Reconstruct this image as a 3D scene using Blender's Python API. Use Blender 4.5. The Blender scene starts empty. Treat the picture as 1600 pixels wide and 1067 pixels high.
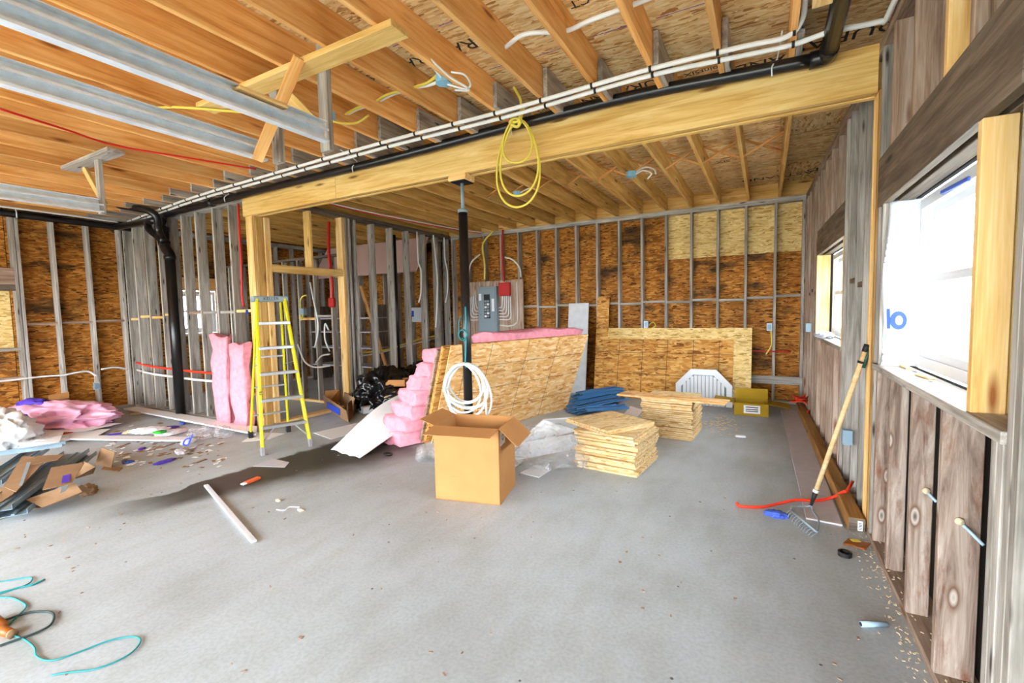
import bpy, bmesh, math, random
from mathutils import Vector, Matrix, noise as mnoise

random.seed(11)
EXPOSURE, SKY = 2.2, 6.0
DARK_PATCH = (-4.50, 1.55, 83)   # near end and direction of the dark patch
SC = bpy.context.scene
COL = SC.collection
PI = math.pi
R = math.radians

# ------------------------------------------------------------------ camera
CAM_H = 1.5
YAW, PITCH, ROLL, FPX = R(28.8), R(-3.8), R(-1.25), 720.0
_f = Vector((-math.sin(YAW) * math.cos(PITCH), math.cos(YAW) * math.cos(PITCH), math.sin(PITCH)))
_r = Vector((math.cos(YAW), math.sin(YAW), 0))
_u = _r.cross(_f)
C_R = _r * math.cos(ROLL) + _u * math.sin(ROLL)
C_U = -_r * math.sin(ROLL) + _u * math.cos(ROLL)
C_F = _f
CAM = Vector((0, 0, CAM_H))
cam_data = bpy.data.cameras.new('camera')
cam = bpy.data.objects.new('camera', cam_data)
COL.objects.link(cam)
cam_data.sensor_width = 36.0
cam_data.lens = FPX / 1600 * 36.0
cam_data.clip_start = 0.02
m = Matrix.Identity(4)
for i in range(3):
    m[i][0], m[i][1], m[i][2], m[i][3] = C_R[i], C_U[i], -C_F[i], CAM[i]
cam.matrix_world = m
SC.camera = cam

# ------------------------------------------------------------------ sky, exposure
SC.view_settings.view_transform = 'Standard'
SC.view_settings.look = 'None'
SC.view_settings.gamma = 1.0
SC.view_settings.use_curve_mapping = False
SC.view_settings.exposure = EXPOSURE
world = bpy.data.worlds.new('overcast_sky')
SC.world = world
world.use_nodes = True
bg = world.node_tree.nodes['Background']
bg.inputs[0].default_value = (0.86, 0.94, 1.0, 1)
bg.inputs[1].default_value = SKY
SC.cycles.max_bounces = 7
SC.cycles.diffuse_bounces = 4
SC.cycles.transparent_max_bounces = 12
SC.cycles.caustics_reflective = False
SC.cycles.caustics_refractive = False
SC.cycles.sample_clamp_indirect = 12.0


# a measured point of the photograph carried to a known plane of the building
def ray(px, py):
    return C_R * ((px - 800) / FPX) + C_U * (-(py - 533.5) / FPX) + C_F

def GZ(px, py, z=0.0):
    d = ray(px, py); return CAM + d * ((z - CAM_H) / d.z)

def GX(px, py, x):
    d = ray(px, py); return CAM + d * (x / d.x)

def GY(px, py, y):
    d = ray(px, py); return CAM + d * (y / d.y)

# ------------------------------------------------------------------ materials
MATS = {}

class NT:
    def __init__(s, name, rough=0.6, spec=0.3, metal=0.0):
        s.m = bpy.data.materials.new(name); s.m.use_nodes = True
        s.t = s.m.node_tree; s.n = s.t.nodes; s.b = s.n['Principled BSDF']
        s.b.inputs['Roughness'].default_value = rough
        s.b.inputs['Specular IOR Level'].default_value = spec
        s.b.inputs['Metallic'].default_value = metal
        MATS[name] = s.m
    def add(s, typ, **kw):
        nd = s.n.new(typ)
        for k, v in kw.items():
            if k.startswith('i_'):
                key = k[2:]
                key = int(key) if key.isdigit() else key.replace('_', ' ')
                inp = nd.inputs[key]
                if isinstance(v, bpy.types.NodeSocket): s.t.links.new(v, inp)
                else: inp.default_value = v
            else: setattr(nd, k, v)
        return nd
    def lk(s, a, b): s.t.links.new(a, b)
    def coord(s, scale=(1, 1, 1), rot=(0, 0, 0), rand=True):
        tc = s.add('ShaderNodeTexCoord')
        v = tc.outputs['Object']
        if rand:
            oi = s.add('ShaderNodeObjectInfo')
            mu = s.add('ShaderNodeMath', operation='MULTIPLY', i_0=oi.outputs['Random'], i_1=37.0)
            cb = s.add('ShaderNodeCombineXYZ', i_X=mu.outputs[0], i_Y=mu.outputs[0], i_Z=mu.outputs[0])
            ad = s.add('ShaderNodeVectorMath', operation='ADD', i_0=v, i_1=cb.outputs[0])
            v = ad.outputs[0]
        mp = s.add('ShaderNodeMapping', i_Vector=v)
        mp.inputs['Scale'].default_value = scale
        mp.inputs['Rotation'].default_value = rot
        return mp.outputs[0]
    def ramp(s, fac, stops, interp='LINEAR'):
        r = s.add('ShaderNodeValToRGB', i_Fac=fac)
        cr = r.color_ramp; cr.interpolation = interp
        while len(cr.elements) < len(stops): cr.elements.new(0.5)
        for e, (p, c) in zip(cr.elements, stops):
            e.position = p; e.color = (*c, 1) if len(c) == 3 else c
        return r.outputs[0]
    def mix(s, fac, a, b, typ='MIX'):
        x = s.add('ShaderNodeMix', data_type='RGBA', blend_type=typ)
        for k, v in ((0, fac), (6, a), (7, b)):
            if isinstance(v, bpy.types.NodeSocket): s.lk(v, x.inputs[k])
            else: x.inputs[k].default_value = v if k == 0 else (*v, 1)
        return x.outputs[2]
    def color(s, c):
        if isinstance(c, bpy.types.NodeSocket): s.lk(c, s.b.inputs['Base Color'])
        else: s.b.inputs['Base Color'].default_value = (*c, 1)
    def bump(s, h, st=0.3, dist=0.01):
        b = s.add('ShaderNodeBump', i_Strength=st, i_Distance=dist, i_Height=h)
        s.lk(b.outputs[0], s.b.inputs['Normal'])

def srgb(r, g, b):
    return tuple(((c / 255 / 12.92) if c / 255 <= 0.04045 else ((c / 255 + 0.055) / 1.055) ** 2.4) for c in (r, g, b))

def wood(name, dark, mid, light, knot, rough=0.62, grain=1.0, tone=0.25, kn=1.25):
    s = NT(name, rough, 0.25)
    v = s.coord((0.9, 11, 11))
    n1 = s.add('ShaderNodeTexNoise', i_Vector=v, i_Scale=1.6, i_Detail=4.0, i_Roughness=0.62, i_Distortion=0.6)
    v2 = s.coord((2.2, 90, 90))
    n2 = s.add('ShaderNodeTexNoise', i_Vector=v2, i_Scale=1.5, i_Detail=3.0)
    mx = s.add('ShaderNodeMath', operation='MULTIPLY_ADD', i_0=n2.outputs[0], i_1=0.35 * grain, i_2=n1.outputs[0])
    c = s.ramp(mx.outputs[0], [(0.40, dark), (0.62, mid), (0.86, light)])
    v3 = s.coord((1.3, 6.5, 6.5))
    vo = s.add('ShaderNodeTexVoronoi', i_Vector=v3, i_Scale=kn)
    kf = s.ramp(vo.outputs['Distance'], [(0.06, (1, 1, 1)), (0.17, (0, 0, 0))])
    c = s.mix(kf, c, knot)
    v4 = s.coord((0.35, 0.8, 0.8))
    n4 = s.add('ShaderNodeTexNoise', i_Vector=v4, i_Scale=1.8, i_Detail=2.0)
    oi = s.add('ShaderNodeObjectInfo')
    sm = s.add('ShaderNodeMath', operation='ADD', i_0=n4.outputs[0], i_1=oi.outputs['Random'])
    tn = s.add('ShaderNodeMapRange', i_Value=sm.outputs[0], i_1=0.4, i_2=1.6, i_3=1 - tone, i_4=1 + tone)
    hv = s.add('ShaderNodeHueSaturation', i_Color=c, i_Value=tn.outputs[0])
    s.color(hv.outputs[0])
    return s.m

def osb(name, dark, mid, light, pale, rough=0.7, dirt=0.0, tone=0.12, fl=1.0):
    s = NT(name, rough, 0.2)
    wn = s.add('ShaderNodeTexNoise', i_Vector=s.coord((1, 1, 1)), i_Scale=6.0, i_Detail=2.0)
    outs = []
    for k, (rz, sc) in enumerate(((0.0, (11, 46, 46)), (0.7, (13, 50, 50)), (-0.6, (12, 55, 55)))):
        v = s.coord(tuple(q * fl for q in sc), (rz * 0.6, rz * 0.35, rz))
        ad = s.add('ShaderNodeVectorMath', operation='MULTIPLY_ADD', i_0=wn.outputs[1], i_1=(2.0, 2.0, 2.0), i_2=v)
        vo = s.add('ShaderNodeTexVoronoi', i_Vector=ad.outputs[0], i_Scale=1.0)
        sp = s.add('ShaderNodeSeparateColor', i_Color=vo.outputs['Color'])
        outs.append((sp.outputs[0], sp.outputs[1]))
    f1 = s.add('ShaderNodeMath', operation='GREATER_THAN', i_0=outs[0][1], i_1=0.55)
    f2 = s.add('ShaderNodeMath', operation='GREATER_THAN', i_0=outs[1][1], i_1=0.5)
    mA = s.add('ShaderNodeMix', data_type='FLOAT', i_0=f1.outputs[0], i_2=outs[0][0], i_3=outs[1][0])
    mB = s.add('ShaderNodeMix', data_type='FLOAT', i_0=f2.outputs[0], i_2=mA.outputs[0], i_3=outs[2][0])
    c = s.ramp(mB.outputs[0], [(0.0, dark), (0.16, mid), (0.6, light), (1.0, pale)])
    n = s.add('ShaderNodeTexNoise', i_Vector=s.coord((1, 1, 1)), i_Scale=1.6, i_Detail=4.0)
    tn = s.add('ShaderNodeMapRange', i_Value=n.outputs[0], i_1=0.25, i_2=0.75, i_3=1 - tone, i_4=1 + tone)
    hv = s.add('ShaderNodeHueSaturation', i_Color=c, i_Value=tn.outputs[0])
    c = hv.outputs[0]
    if dirt:
        nd = s.add('ShaderNodeTexNoise', i_Vector=s.coord((0.7, 1.6, 1.6)), i_Scale=2.2, i_Detail=5.0)
        df = s.ramp(nd.outputs[0], [(0.56, (0, 0, 0)), (0.68, (1, 1, 1))])
        dm = s.add('ShaderNodeMath', operation='MULTIPLY', i_0=df, i_1=dirt)
        c = s.mix(dm.outputs[0], c, (0.02, 0.014, 0.009))
    s.color(c)
    return s.m

def plain(name, col, rough=0.5, spec=0.4, metal=0.0, noise=0.0, scale=8.0, bump=0.0):
    s = NT(name, rough, spec, metal)
    if noise:
        n = s.add('ShaderNodeTexNoise', i_Vector=s.coord(), i_Scale=scale, i_Detail=4.0)
        c = s.ramp(n.outputs[0], [(0.3, tuple(x * (1 - noise) for x in col)), (0.7, tuple(min(1, x * (1 + noise)) for x in col))])
        s.color(c)
        if bump: s.bump(n.outputs[0], bump, 0.01)
    else:
        s.color(col)
    return s.m

M = {}
M['joist'] = wood('joist_wood', srgb(190, 122, 58), srgb(222, 160, 90), srgb(238, 190, 124), srgb(150, 86, 36), tone=0.24)
M['joist_y'] = wood('back_joist_wood', srgb(170, 122, 56), srgb(210, 162, 88), srgb(234, 196, 124), srgb(130, 82, 34), tone=0.18)
M['beam'] = wood('beam_wood', srgb(196, 146, 70), srgb(222, 180, 104), srgb(240, 208, 140), srgb(130, 88, 44), tone=0.1)
M['new'] = wood('new_stud_wood', srgb(204, 150, 80), srgb(232, 188, 118), srgb(246, 216, 158), srgb(150, 90, 40), tone=0.08)
M['grey'] = wood('weathered_stud_wood', srgb(108, 102, 95), srgb(154, 147, 138), srgb(194, 188, 180), srgb(58, 50, 44), tone=0.2, kn=2.0)
M['greyd'] = wood('dark_weathered_wood', srgb(62, 52, 44), srgb(96, 84, 72), srgb(130, 116, 102), srgb(40, 32, 26), tone=0.15)
M['greyb'] = wood('brown_weathered_wood', srgb(98, 72, 54), srgb(150, 124, 104), srgb(186, 166, 150), srgb(110, 62, 34), tone=0.2)
M['poly'] = plain('dull_white_poly', (0.62, 0.64, 0.66), 0.5, 0.3, 0, 0.08, 9.0)
M['treated'] = wood('treated_timber_wood', srgb(116, 78, 36), srgb(154, 110, 58), srgb(184, 140, 84), srgb(80, 50, 24), tone=0.12)
def barn(name):
    s = NT(name, 0.7, 0.2)
    n1 = s.add('ShaderNodeTexNoise', i_Vector=s.coord((1.1, 12, 12)), i_Scale=1.7, i_Detail=5.0, i_Roughness=0.65, i_Distortion=1.0)
    c = s.ramp(n1.outputs[0], [(0.32, srgb(104, 84, 72)), (0.52, srgb(162, 142, 128)), (0.72, srgb(196, 182, 170))])
    n2 = s.add('ShaderNodeTexNoise', i_Vector=s.coord((2.0, 9, 9)), i_Scale=1.9, i_Detail=5.0, i_Roughness=0.7)
    f2 = s.ramp(n2.outputs[0], [(0.54, (0, 0, 0)), (0.70, (0.8, 0.8, 0.8))])
    c = s.mix(f2, c, srgb(120, 66, 36))
    vo = s.add('ShaderNodeTexVoronoi', i_Vector=s.coord((2.6, 7, 7)), i_Scale=1.3)
    ring = s.ramp(vo.outputs['Distance'], [(0.05, srgb(60, 44, 34)), (0.12, srgb(190, 178, 166)), (0.17, srgb(110, 80, 62)), (0.26, srgb(150, 128, 112))])
    rf = s.ramp(vo.outputs['Distance'], [(0.16, (1, 1, 1)), (0.28, (0, 0, 0))])
    c = s.mix(rf, c, ring)
    s.color(c)
    return s.m
M['barn'] = barn('rust_streaked_board')
M['osb_ceil'] = osb('deck_osb', srgb(168, 112, 58), srgb(218, 174, 112), srgb(236, 204, 148), srgb(246, 226, 180), tone=0.16)
M['osb_dark'] = osb('old_sheathing_osb', srgb(74, 40, 12), srgb(142, 84, 26), srgb(172, 108, 40), srgb(200, 144, 70), dirt=0.85, tone=0.32)
M['osb_light'] = osb('new_sheathing_osb', srgb(176, 132, 66), srgb(218, 180, 110), srgb(232, 200, 132), srgb(242, 218, 160))
M['osb_sheet'] = osb('leaning_sheet_osb', srgb(204, 136, 74), srgb(226, 168, 100), srgb(238, 192, 130), srgb(248, 220, 172), fl=0.7)
M['osb_mid'] = osb('stored_sheet_osb', srgb(120, 70, 24), srgb(182, 122, 52), srgb(208, 150, 76), srgb(226, 180, 110), dirt=0.25, fl=0.8)
M['osb_cut'] = osb('cut_square_osb', srgb(188, 140, 84), srgb(220, 184, 126), srgb(230, 200, 148), srgb(238, 216, 172))
M['abs'] = plain('black_abs_plastic', (0.006, 0.006, 0.007), 0.28, 0.5)
M['white'] = plain('white_plastic', (0.70, 0.72, 0.75), 0.4)
M['cablew'] = plain('white_cable_sheath', (0.80, 0.80, 0.78), 0.45)
M['cabley'] = plain('yellow_cable_sheath', srgb(226, 206, 84), 0.4)
M['cabler'] = plain('red_cable_sheath', srgb(206, 32, 24), 0.4)
M['cord_o'] = plain('orange_red_cord', srgb(240, 62, 36), 0.4)
M['teal'] = plain('teal_cord', srgb(26, 136, 138), 0.45)
M['cordg'] = plain('dark_green_cord', srgb(48, 66, 66), 0.45)
M['galv'] = plain('galvanized_steel', (0.76, 0.83, 0.90), 0.30, 0.5, 0.2, 0.10, 14.0)
M['steelg'] = plain('grey_painted_steel', srgb(134, 149, 158), 0.45)
M['alu'] = plain('ladder_aluminium', (0.55, 0.57, 0.60), 0.38, 0.5, 0.85, 0.06, 20)
M['lyel'] = plain('yellow_fibreglass', srgb(208, 198, 14), 0.4)
M['bluebox'] = plain('blue_junction_box', srgb(136, 190, 218), 0.45)
M['red'] = plain('red_plastic', srgb(190, 30, 24), 0.5)
M['black'] = plain('matte_black', (0.012, 0.012, 0.012), 0.6)
M['ink'] = plain('black_print', (0.03, 0.025, 0.02), 0.8)
M['bluep'] = plain('blue_print', srgb(36, 70, 190), 0.6)
M['purple'] = plain('purple_print', srgb(84, 56, 176), 0.6)
M['card'] = plain('cardboard', srgb(190, 136, 84), 0.75, 0.15, 0, 0.06, 5.0)
M['cardd'] = plain('dull_cardboard', srgb(148, 116, 86), 0.8, 0.15, 0, 0.12, 6.0)
M['cardy'] = plain('yellowed_cardboard', srgb(176, 142, 40), 0.75, 0.15, 0, 0.08, 6.0)
M['pink'] = plain('pink_insulation', srgb(236, 154, 168), 0.95, 0.05, 0, 0.14, 18.0, 0.9)
M['pinkbag'] = plain('pink_plastic_bag', srgb(236, 176, 200), 0.35, 0.5, 0, 0.12, 6.0)
M['bag'] = plain('black_plastic_bag', (0.008, 0.008, 0.009), 0.22, 0.6)
M['paper'] = plain('white_paper', (0.86, 0.86, 0.87), 0.7, 0.2)
M['sheetw'] = plain('white_sheet_metal', (0.84, 0.85, 0.88), 0.3, 0.5)
M['blue'] = plain('blue_siding_metal', srgb(62, 112, 160), 0.35, 0.5, 0, 0.12, 5.0)
M['drywall'] = plain('grey_drywall_paper', srgb(198, 193, 198), 0.85, 0.1, 0, 0.05, 12.0)
M['slate'] = plain('blue_grey_steel', srgb(122, 142, 154), 0.35, 0.5, 0.1, 0.2, 6.0)
M['handle'] = wood('rake_handle_wood', srgb(196, 158, 104), srgb(222, 190, 140), srgb(238, 212, 168), srgb(200, 160, 110), tone=0.05)
M['orange'] = plain('orange_plastic', srgb(240, 110, 60), 0.5)
M['green'] = plain('green_plastic', srgb(60, 190, 60), 0.5)
M['conduit'] = plain('light_blue_conduit', srgb(170, 196, 216), 0.4)
M['brownplug'] = plain('orange_brown_plug', srgb(150, 84, 26), 0.45)
M['nearblack'] = plain('near_black_backing', (0.02, 0.018, 0.016), 0.9, 0.1)  # near-black backing, keeps the gaps between right wall studs dark
M['chips'] = plain('pale_wood_chips', srgb(214, 196, 164), 0.85, 0.1, 0, 0.15, 20)
M['greenband'] = plain('dark_green_band', srgb(24, 70, 62), 0.4)
M['bluelitter'] = plain('blue_litter', srgb(70, 100, 200), 0.5)
M['metalbox'] = plain('pale_blue_metal_box', srgb(150, 178, 196), 0.35, 0.5, 0.3)
M['pinklit'] = plain('pale_pink_lit_board', srgb(228, 196, 190), 0.7)  # lightened colour stands in for light falling on a sloped underside

def concrete():
    s = NT('concrete_floor', 0.62, 0.3)
    n1 = s.add('ShaderNodeTexNoise', i_Vector=s.coord(rand=False), i_Scale=0.9, i_Detail=6.0, i_Roughness=0.6)
    n2 = s.add('ShaderNodeTexNoise', i_Vector=s.coord(rand=False), i_Scale=55.0, i_Detail=4.0)
    n3 = s.add('ShaderNodeTexNoise', i_Vector=s.coord((1, 0.35, 1), (0, 0, 0.6), rand=False), i_Scale=7.0, i_Detail=5.0)
    c = s.ramp(n1.outputs[0], [(0.28, srgb(164, 168, 169)), (0.5, srgb(180, 187, 192)), (0.75, srgb(193, 200, 206))])
    sp = s.ramp(n2.outputs[0], [(0.35, (0.80, 0.79, 0.77)), (0.6, (1.0, 1.0, 1.0))])
    c = s.mix(0.6, c, sp, 'MULTIPLY')
    st = s.ramp(n3.outputs[0], [(0.33, (0.90, 0.87, 0.82)), (0.55, (1, 1, 1))])
    c = s.mix(0.7, c, st, 'MULTIPLY')
    # small dark specks
    vo = s.add('ShaderNodeTexVoronoi', i_Vector=s.coord(rand=False), i_Scale=5.0)
    sk = s.ramp(vo.outputs['Distance'], [(0.025, (1, 1, 1)), (0.045, (0, 0, 0))])
    c = s.mix(sk, c, (0.10, 0.09, 0.08))
    # dark patch mixed into the floor colour, running from the carton pile to the foot of the pink batts
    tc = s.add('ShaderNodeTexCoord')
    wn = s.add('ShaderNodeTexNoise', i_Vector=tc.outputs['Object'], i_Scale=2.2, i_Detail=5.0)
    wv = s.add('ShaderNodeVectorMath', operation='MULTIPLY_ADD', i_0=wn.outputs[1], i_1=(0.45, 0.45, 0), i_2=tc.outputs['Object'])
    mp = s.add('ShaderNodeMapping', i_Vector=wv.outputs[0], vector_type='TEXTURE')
    mp.inputs['Location'].default_value = (DARK_PATCH[0] + 0.22, DARK_PATCH[1] + 0.22, 0)
    mp.inputs['Rotation'].default_value = (0, 0, R(DARK_PATCH[2]))
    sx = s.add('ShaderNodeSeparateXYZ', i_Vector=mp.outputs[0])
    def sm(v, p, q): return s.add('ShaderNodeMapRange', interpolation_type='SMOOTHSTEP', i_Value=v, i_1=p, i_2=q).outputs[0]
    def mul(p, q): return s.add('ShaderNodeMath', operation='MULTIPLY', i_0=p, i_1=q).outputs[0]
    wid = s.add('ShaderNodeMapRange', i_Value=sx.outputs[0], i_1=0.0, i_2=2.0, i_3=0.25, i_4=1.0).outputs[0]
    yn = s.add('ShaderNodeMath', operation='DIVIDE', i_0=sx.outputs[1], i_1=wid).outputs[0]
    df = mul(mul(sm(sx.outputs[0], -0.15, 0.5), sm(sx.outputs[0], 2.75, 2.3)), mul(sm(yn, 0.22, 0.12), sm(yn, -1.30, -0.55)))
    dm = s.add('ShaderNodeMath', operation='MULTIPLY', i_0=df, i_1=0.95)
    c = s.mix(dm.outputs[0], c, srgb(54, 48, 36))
    s.color(c)
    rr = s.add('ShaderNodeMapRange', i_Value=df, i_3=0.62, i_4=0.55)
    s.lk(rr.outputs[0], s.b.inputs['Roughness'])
    s.bump(n2.outputs[0], 0.12, 0.003)
    return s.m
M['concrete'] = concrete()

def glass():
    s = NT('window_glass', 0.02, 0.5)
    tr = s.add('ShaderNodeBsdfTransparent'); gl = s.add('ShaderNodeBsdfGlossy')
    gl.inputs['Roughness'].default_value = 0.03
    mx = s.add('ShaderNodeMixShader', i_0=0.08)
    s.lk(tr.outputs[0], mx.inputs[1]); s.lk(gl.outputs[0], mx.inputs[2])
    s.lk(mx.outputs[0], s.n['Material Output'].inputs[0])
    return s.m
M['glass'] = glass()

def film():
    s = NT('clear_plastic_film', 0.12, 0.6)
    s.color((0.80, 0.82, 0.84))
    tr = s.add('ShaderNodeBsdfTransparent')
    n = s.add('ShaderNodeTexNoise', i_Vector=s.coord(), i_Scale=14.0, i_Detail=4.0)
    f = s.ramp(n.outputs[0], [(0.35, (0.05, 0.05, 0.05)), (0.7, (0.32, 0.32, 0.32))])
    mx = s.add('ShaderNodeMixShader', i_0=f)
    s.lk(tr.outputs[0], mx.inputs[1]); s.lk(s.b.outputs[0], mx.inputs[2])
    s.lk(mx.outputs[0], s.n['Material Output'].inputs[0])
    return s.m
M['film'] = film()

def wrap():
    s = NT('white_house_wrap', 0.5, 0.3)
    s.color((0.66, 0.70, 0.76))
    tl = s.add('ShaderNodeBsdfTranslucent'); tl.inputs[0].default_value = (0.9, 0.93, 0.97, 1)
    mx = s.add('ShaderNodeMixShader', i_0=0.12)
    s.lk(s.b.outputs[0], mx.inputs[1]); s.lk(tl.outputs[0], mx.inputs[2])
    s.lk(mx.outputs[0], s.n['Material Output'].inputs[0])
    return s.m
M['wrap'] = wrap()

def grass():
    s = NT('gravel_yard', 0.9, 0.1)
    n = s.add('ShaderNodeTexNoise', i_Vector=s.coord(rand=False), i_Scale=1.2, i_Detail=6.0)
    s.color(s.ramp(n.outputs[0], [(0.3, srgb(150, 150, 132)), (0.7, srgb(190, 186, 176))]))
    return s.m
M['yard'] = grass()

# ------------------------------------------------------------------ builders
WM = {}          # world matrix of every object built, so that children can be set under it
MESHES = {}

def place(o, mat4, parent=None):
    WM[o.name] = mat4
    COL.objects.link(o)
    if parent is not None:
        o.parent = parent
        o.matrix_basis = WM[parent.name].inverted() @ mat4
    else:
        o.matrix_basis = mat4
    return o

def tag(o, label=None, cat=None, group=None, kind=None):
    if label: o['label'] = label
    if cat: o['category'] = cat
    if group: o['group'] = group
    if kind: o['kind'] = kind
    return o

def thing(name, label, cat, loc, group=None, kind=None):
    o = bpy.data.objects.new(name, None)
    o.empty_display_size = 0.05
    place(o, Matrix.Translation(Vector(loc)))
    return tag(o, label, cat, group, kind)

def struct(name, label, cat, loc=(0, 0, 0)):
    return thing(name, label, cat, loc, kind='structure')

def box_mesh(lx, ly, lz, mat, bev=0.003):
    key = (round(lx, 4), round(ly, 4), round(lz, 4), mat.name, bev)
    if key in MESHES: return MESHES[key]
    bm = bmesh.new()
    bmesh.ops.create_cube(bm, size=1.0)
    for v in bm.verts: v.co = Vector((v.co.x * lx, v.co.y * ly, v.co.z * lz))
    b = min(bev, 0.3 * min(lx, ly, lz))
    if b > 0.0004:
        bmesh.ops.bevel(bm, geom=bm.edges[:], offset=b, segments=1, affect='EDGES', profile=0.5)
    me = bpy.data.meshes.new('box'); bm.to_mesh(me); bm.free()
    me.materials.append(mat)
    MESHES[key] = me
    return me

AX = {'x': Matrix.Identity(3),
      'y': Matrix(((0, -1, 0), (1, 0, 0), (0, 0, 1))),
      'z': Matrix(((0, 0, -1), (0, 1, 0), (1, 0, 0)))}

def board(name, lo, hi, mat, parent=None, bev=0.003, ax=None):
    """axis-aligned piece between two corners; its own long axis is local x so that the grain runs along it"""
    lo, hi = Vector(lo), Vector(hi)
    d = hi - lo
    dims = {'x': (d.x, d.y, d.z), 'y': (d.y, d.x, d.z), 'z': (d.z, d.y, d.x)}
    ax = ax or 'xyz'[max(range(3), key=lambda i: d[i])]
    lx, ly, lz = dims[ax]
    o = bpy.data.objects.new(name, box_mesh(lx, ly, lz, mat, bev))
    return place(o, Matrix.Translation((lo + hi) / 2) @ AX[ax].to_4x4(), parent)

def frame(x, up):
    x = Vector(x).normalized(); up = Vector(up)
    y = up.cross(x)
    if y.length < 1e-5: y = Vector((0, 1, 0)).cross(x)
    y.normalize(); z = x.cross(y)
    return Matrix((x, y, z)).transposed()

def bar(name, a, b, w, t, mat, parent=None, up=(0, 0, 1), bev=0.003):
    """piece from point a to point b, width w across, thickness t along up"""
    a, b = Vector(a), Vector(b)
    o = bpy.data.objects.new(name, box_mesh((b - a).length, w, t, mat, bev))
    return place(o, Matrix.Translation((a + b) / 2) @ frame(b - a, up).to_4x4(), parent)

def poly(name, verts, faces, mat, parent=None, smooth=False, base=None):
    vs = [Vector(v) for v in verts]
    if base is None:
        base = Vector((sum(v.x for v in vs) / len(vs), sum(v.y for v in vs) / len(vs), min(v.z for v in vs)))
    base = Vector(base)
    me = bpy.data.meshes.new(name)
    me.from_pydata([v - base for v in vs], [], faces)
    me.materials.append(mat)
    if smooth:
        for p in me.polygons: p.use_smooth = True
    me.update()
    o = bpy.data.objects.new(name, me)
    return place(o, Matrix.Translation(base), parent)

def smooth_path(pts, n=6, closed=False):
    pts = [Vector(p) for p in pts]
    N = len(pts); out = []
    if N < 3: return pts
    for i in range(N if closed else N - 1):
        p0 = pts[(i - 1) % N] if closed or i > 0 else pts[0] * 2 - pts[1]
        p1, p2 = pts[i], pts[(i + 1) % N]
        p3 = pts[(i + 2) % N] if closed or i + 2 < N else p2 * 2 - p1
        for k in range(n):
            t = k / n
            out.append(0.5 * ((2 * p1) + (p2 - p0) * t + (2 * p0 - 5 * p1 + 4 * p2 - p3) * t * t + (3 * p1 - p0 - 3 * p2 + p3) * t ** 3))
    if not closed: out.append(pts[-1])
    return out

def tube_geo(pts, r, seg=8, closed=False, cap=True):
    pts = [Vector(p) for p in pts]
    n = len(pts); verts, faces = [], []
    prev = None
    for i, p in enumerate(pts):
        if closed: t = pts[(i + 1) % n] - pts[i - 1]
        else: t = pts[min(i + 1, n - 1)] - pts[max(i - 1, 0)]
        if t.length < 1e-9: t = Vector((0, 0, 1))
        t.normalize()
        if prev is None:
            a = Vector((0, 0, 1)) if abs(t.z) < 0.9 else Vector((1, 0, 0))
            u = t.cross(a).normalized()
        else:
            u = prev - t * prev.dot(t)
            u = u.normalized() if u.length > 1e-6 else t.cross(Vector((0.3, 0.5, 0.8))).normalized()
        prev = u; w = t.cross(u)
        rr = r[i] if isinstance(r, (list, tuple)) else r
        for k in range(seg):
            a = 2 * PI * k / seg
            verts.append(p + u * (math.cos(a) * rr) + w * (math.sin(a) * rr))
    m_ = n if closed else n - 1
    for i in range(m_):
        for k in range(seg):
            a, b = i * seg + k, i * seg + (k + 1) % seg
            c, d = ((i + 1) % n) * seg + (k + 1) % seg, ((i + 1) % n) * seg + k
            faces.append((a, b, c, d))
    if cap and not closed:
        faces.append(tuple(range(seg - 1, -1, -1)))
        faces.append(tuple((n - 1) * seg + k for k in range(seg)))
    return verts, faces

def tube(name, pts, r, mat, parent=None, seg=8, smooth=6, closed=False):
    if smooth: pts = smooth_path(pts, smooth, closed)
    v, f = tube_geo(pts, r, seg, closed)
    return poly(name, v, f, mat, parent, smooth=True)

def multi(name, geos, mat, parent=None, smooth=False):
    V, F = [], []
    for v, f in geos:
        k = len(V); V += list(v); F += [tuple(i + k for i in q) for q in f]
    return poly(name, V, F, mat, parent, smooth)

def box_geo(c, dx, dy, dz):
    """oriented box geometry: centre and three half-axis vectors"""
    c, dx, dy, dz = Vector(c), Vector(dx), Vector(dy), Vector(dz)
    v = [c + dx * a + dy * b + dz * e for e in (-1, 1) for b in (-1, 1) for a in (-1, 1)]
    return v, [(0, 2, 3, 1), (4, 5, 7, 6), (0, 1, 5, 4), (2, 6, 7, 3), (0, 4, 6, 2), (1, 3, 7, 5)]

def slab(name, quad, t, mat, parent=None):
    """thick plate from four corners (counter-clockwise seen from its face), thickness t behind the face"""
    q = [Vector(p) for p in quad]
    n = (q[1] - q[0]).cross(q[2] - q[0]).normalized()
    cx = (q[0] + q[1] + q[2] + q[3]) / 4
    x = (q[1] - q[0]).normalized(); y = n.cross(x)
    M4 = Matrix.Translation(cx) @ Matrix((x, y, n)).transposed().to_4x4()
    inv = M4.inverted()
    top = [inv @ p for p in q]; bot = [p - Vector((0, 0, t)) for p in top]
    me = bpy.data.meshes.new(name)
    me.from_pydata(top + bot, [], [(0, 1, 2, 3), (7, 6, 5, 4), (0, 4, 5, 1), (1, 5, 6, 2), (2, 6, 7, 3), (3, 7, 4, 0)])
    me.materials.append(mat); me.update()
    o = bpy.data.objects.new(name, me)
    return place(o, M4, parent)

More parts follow.
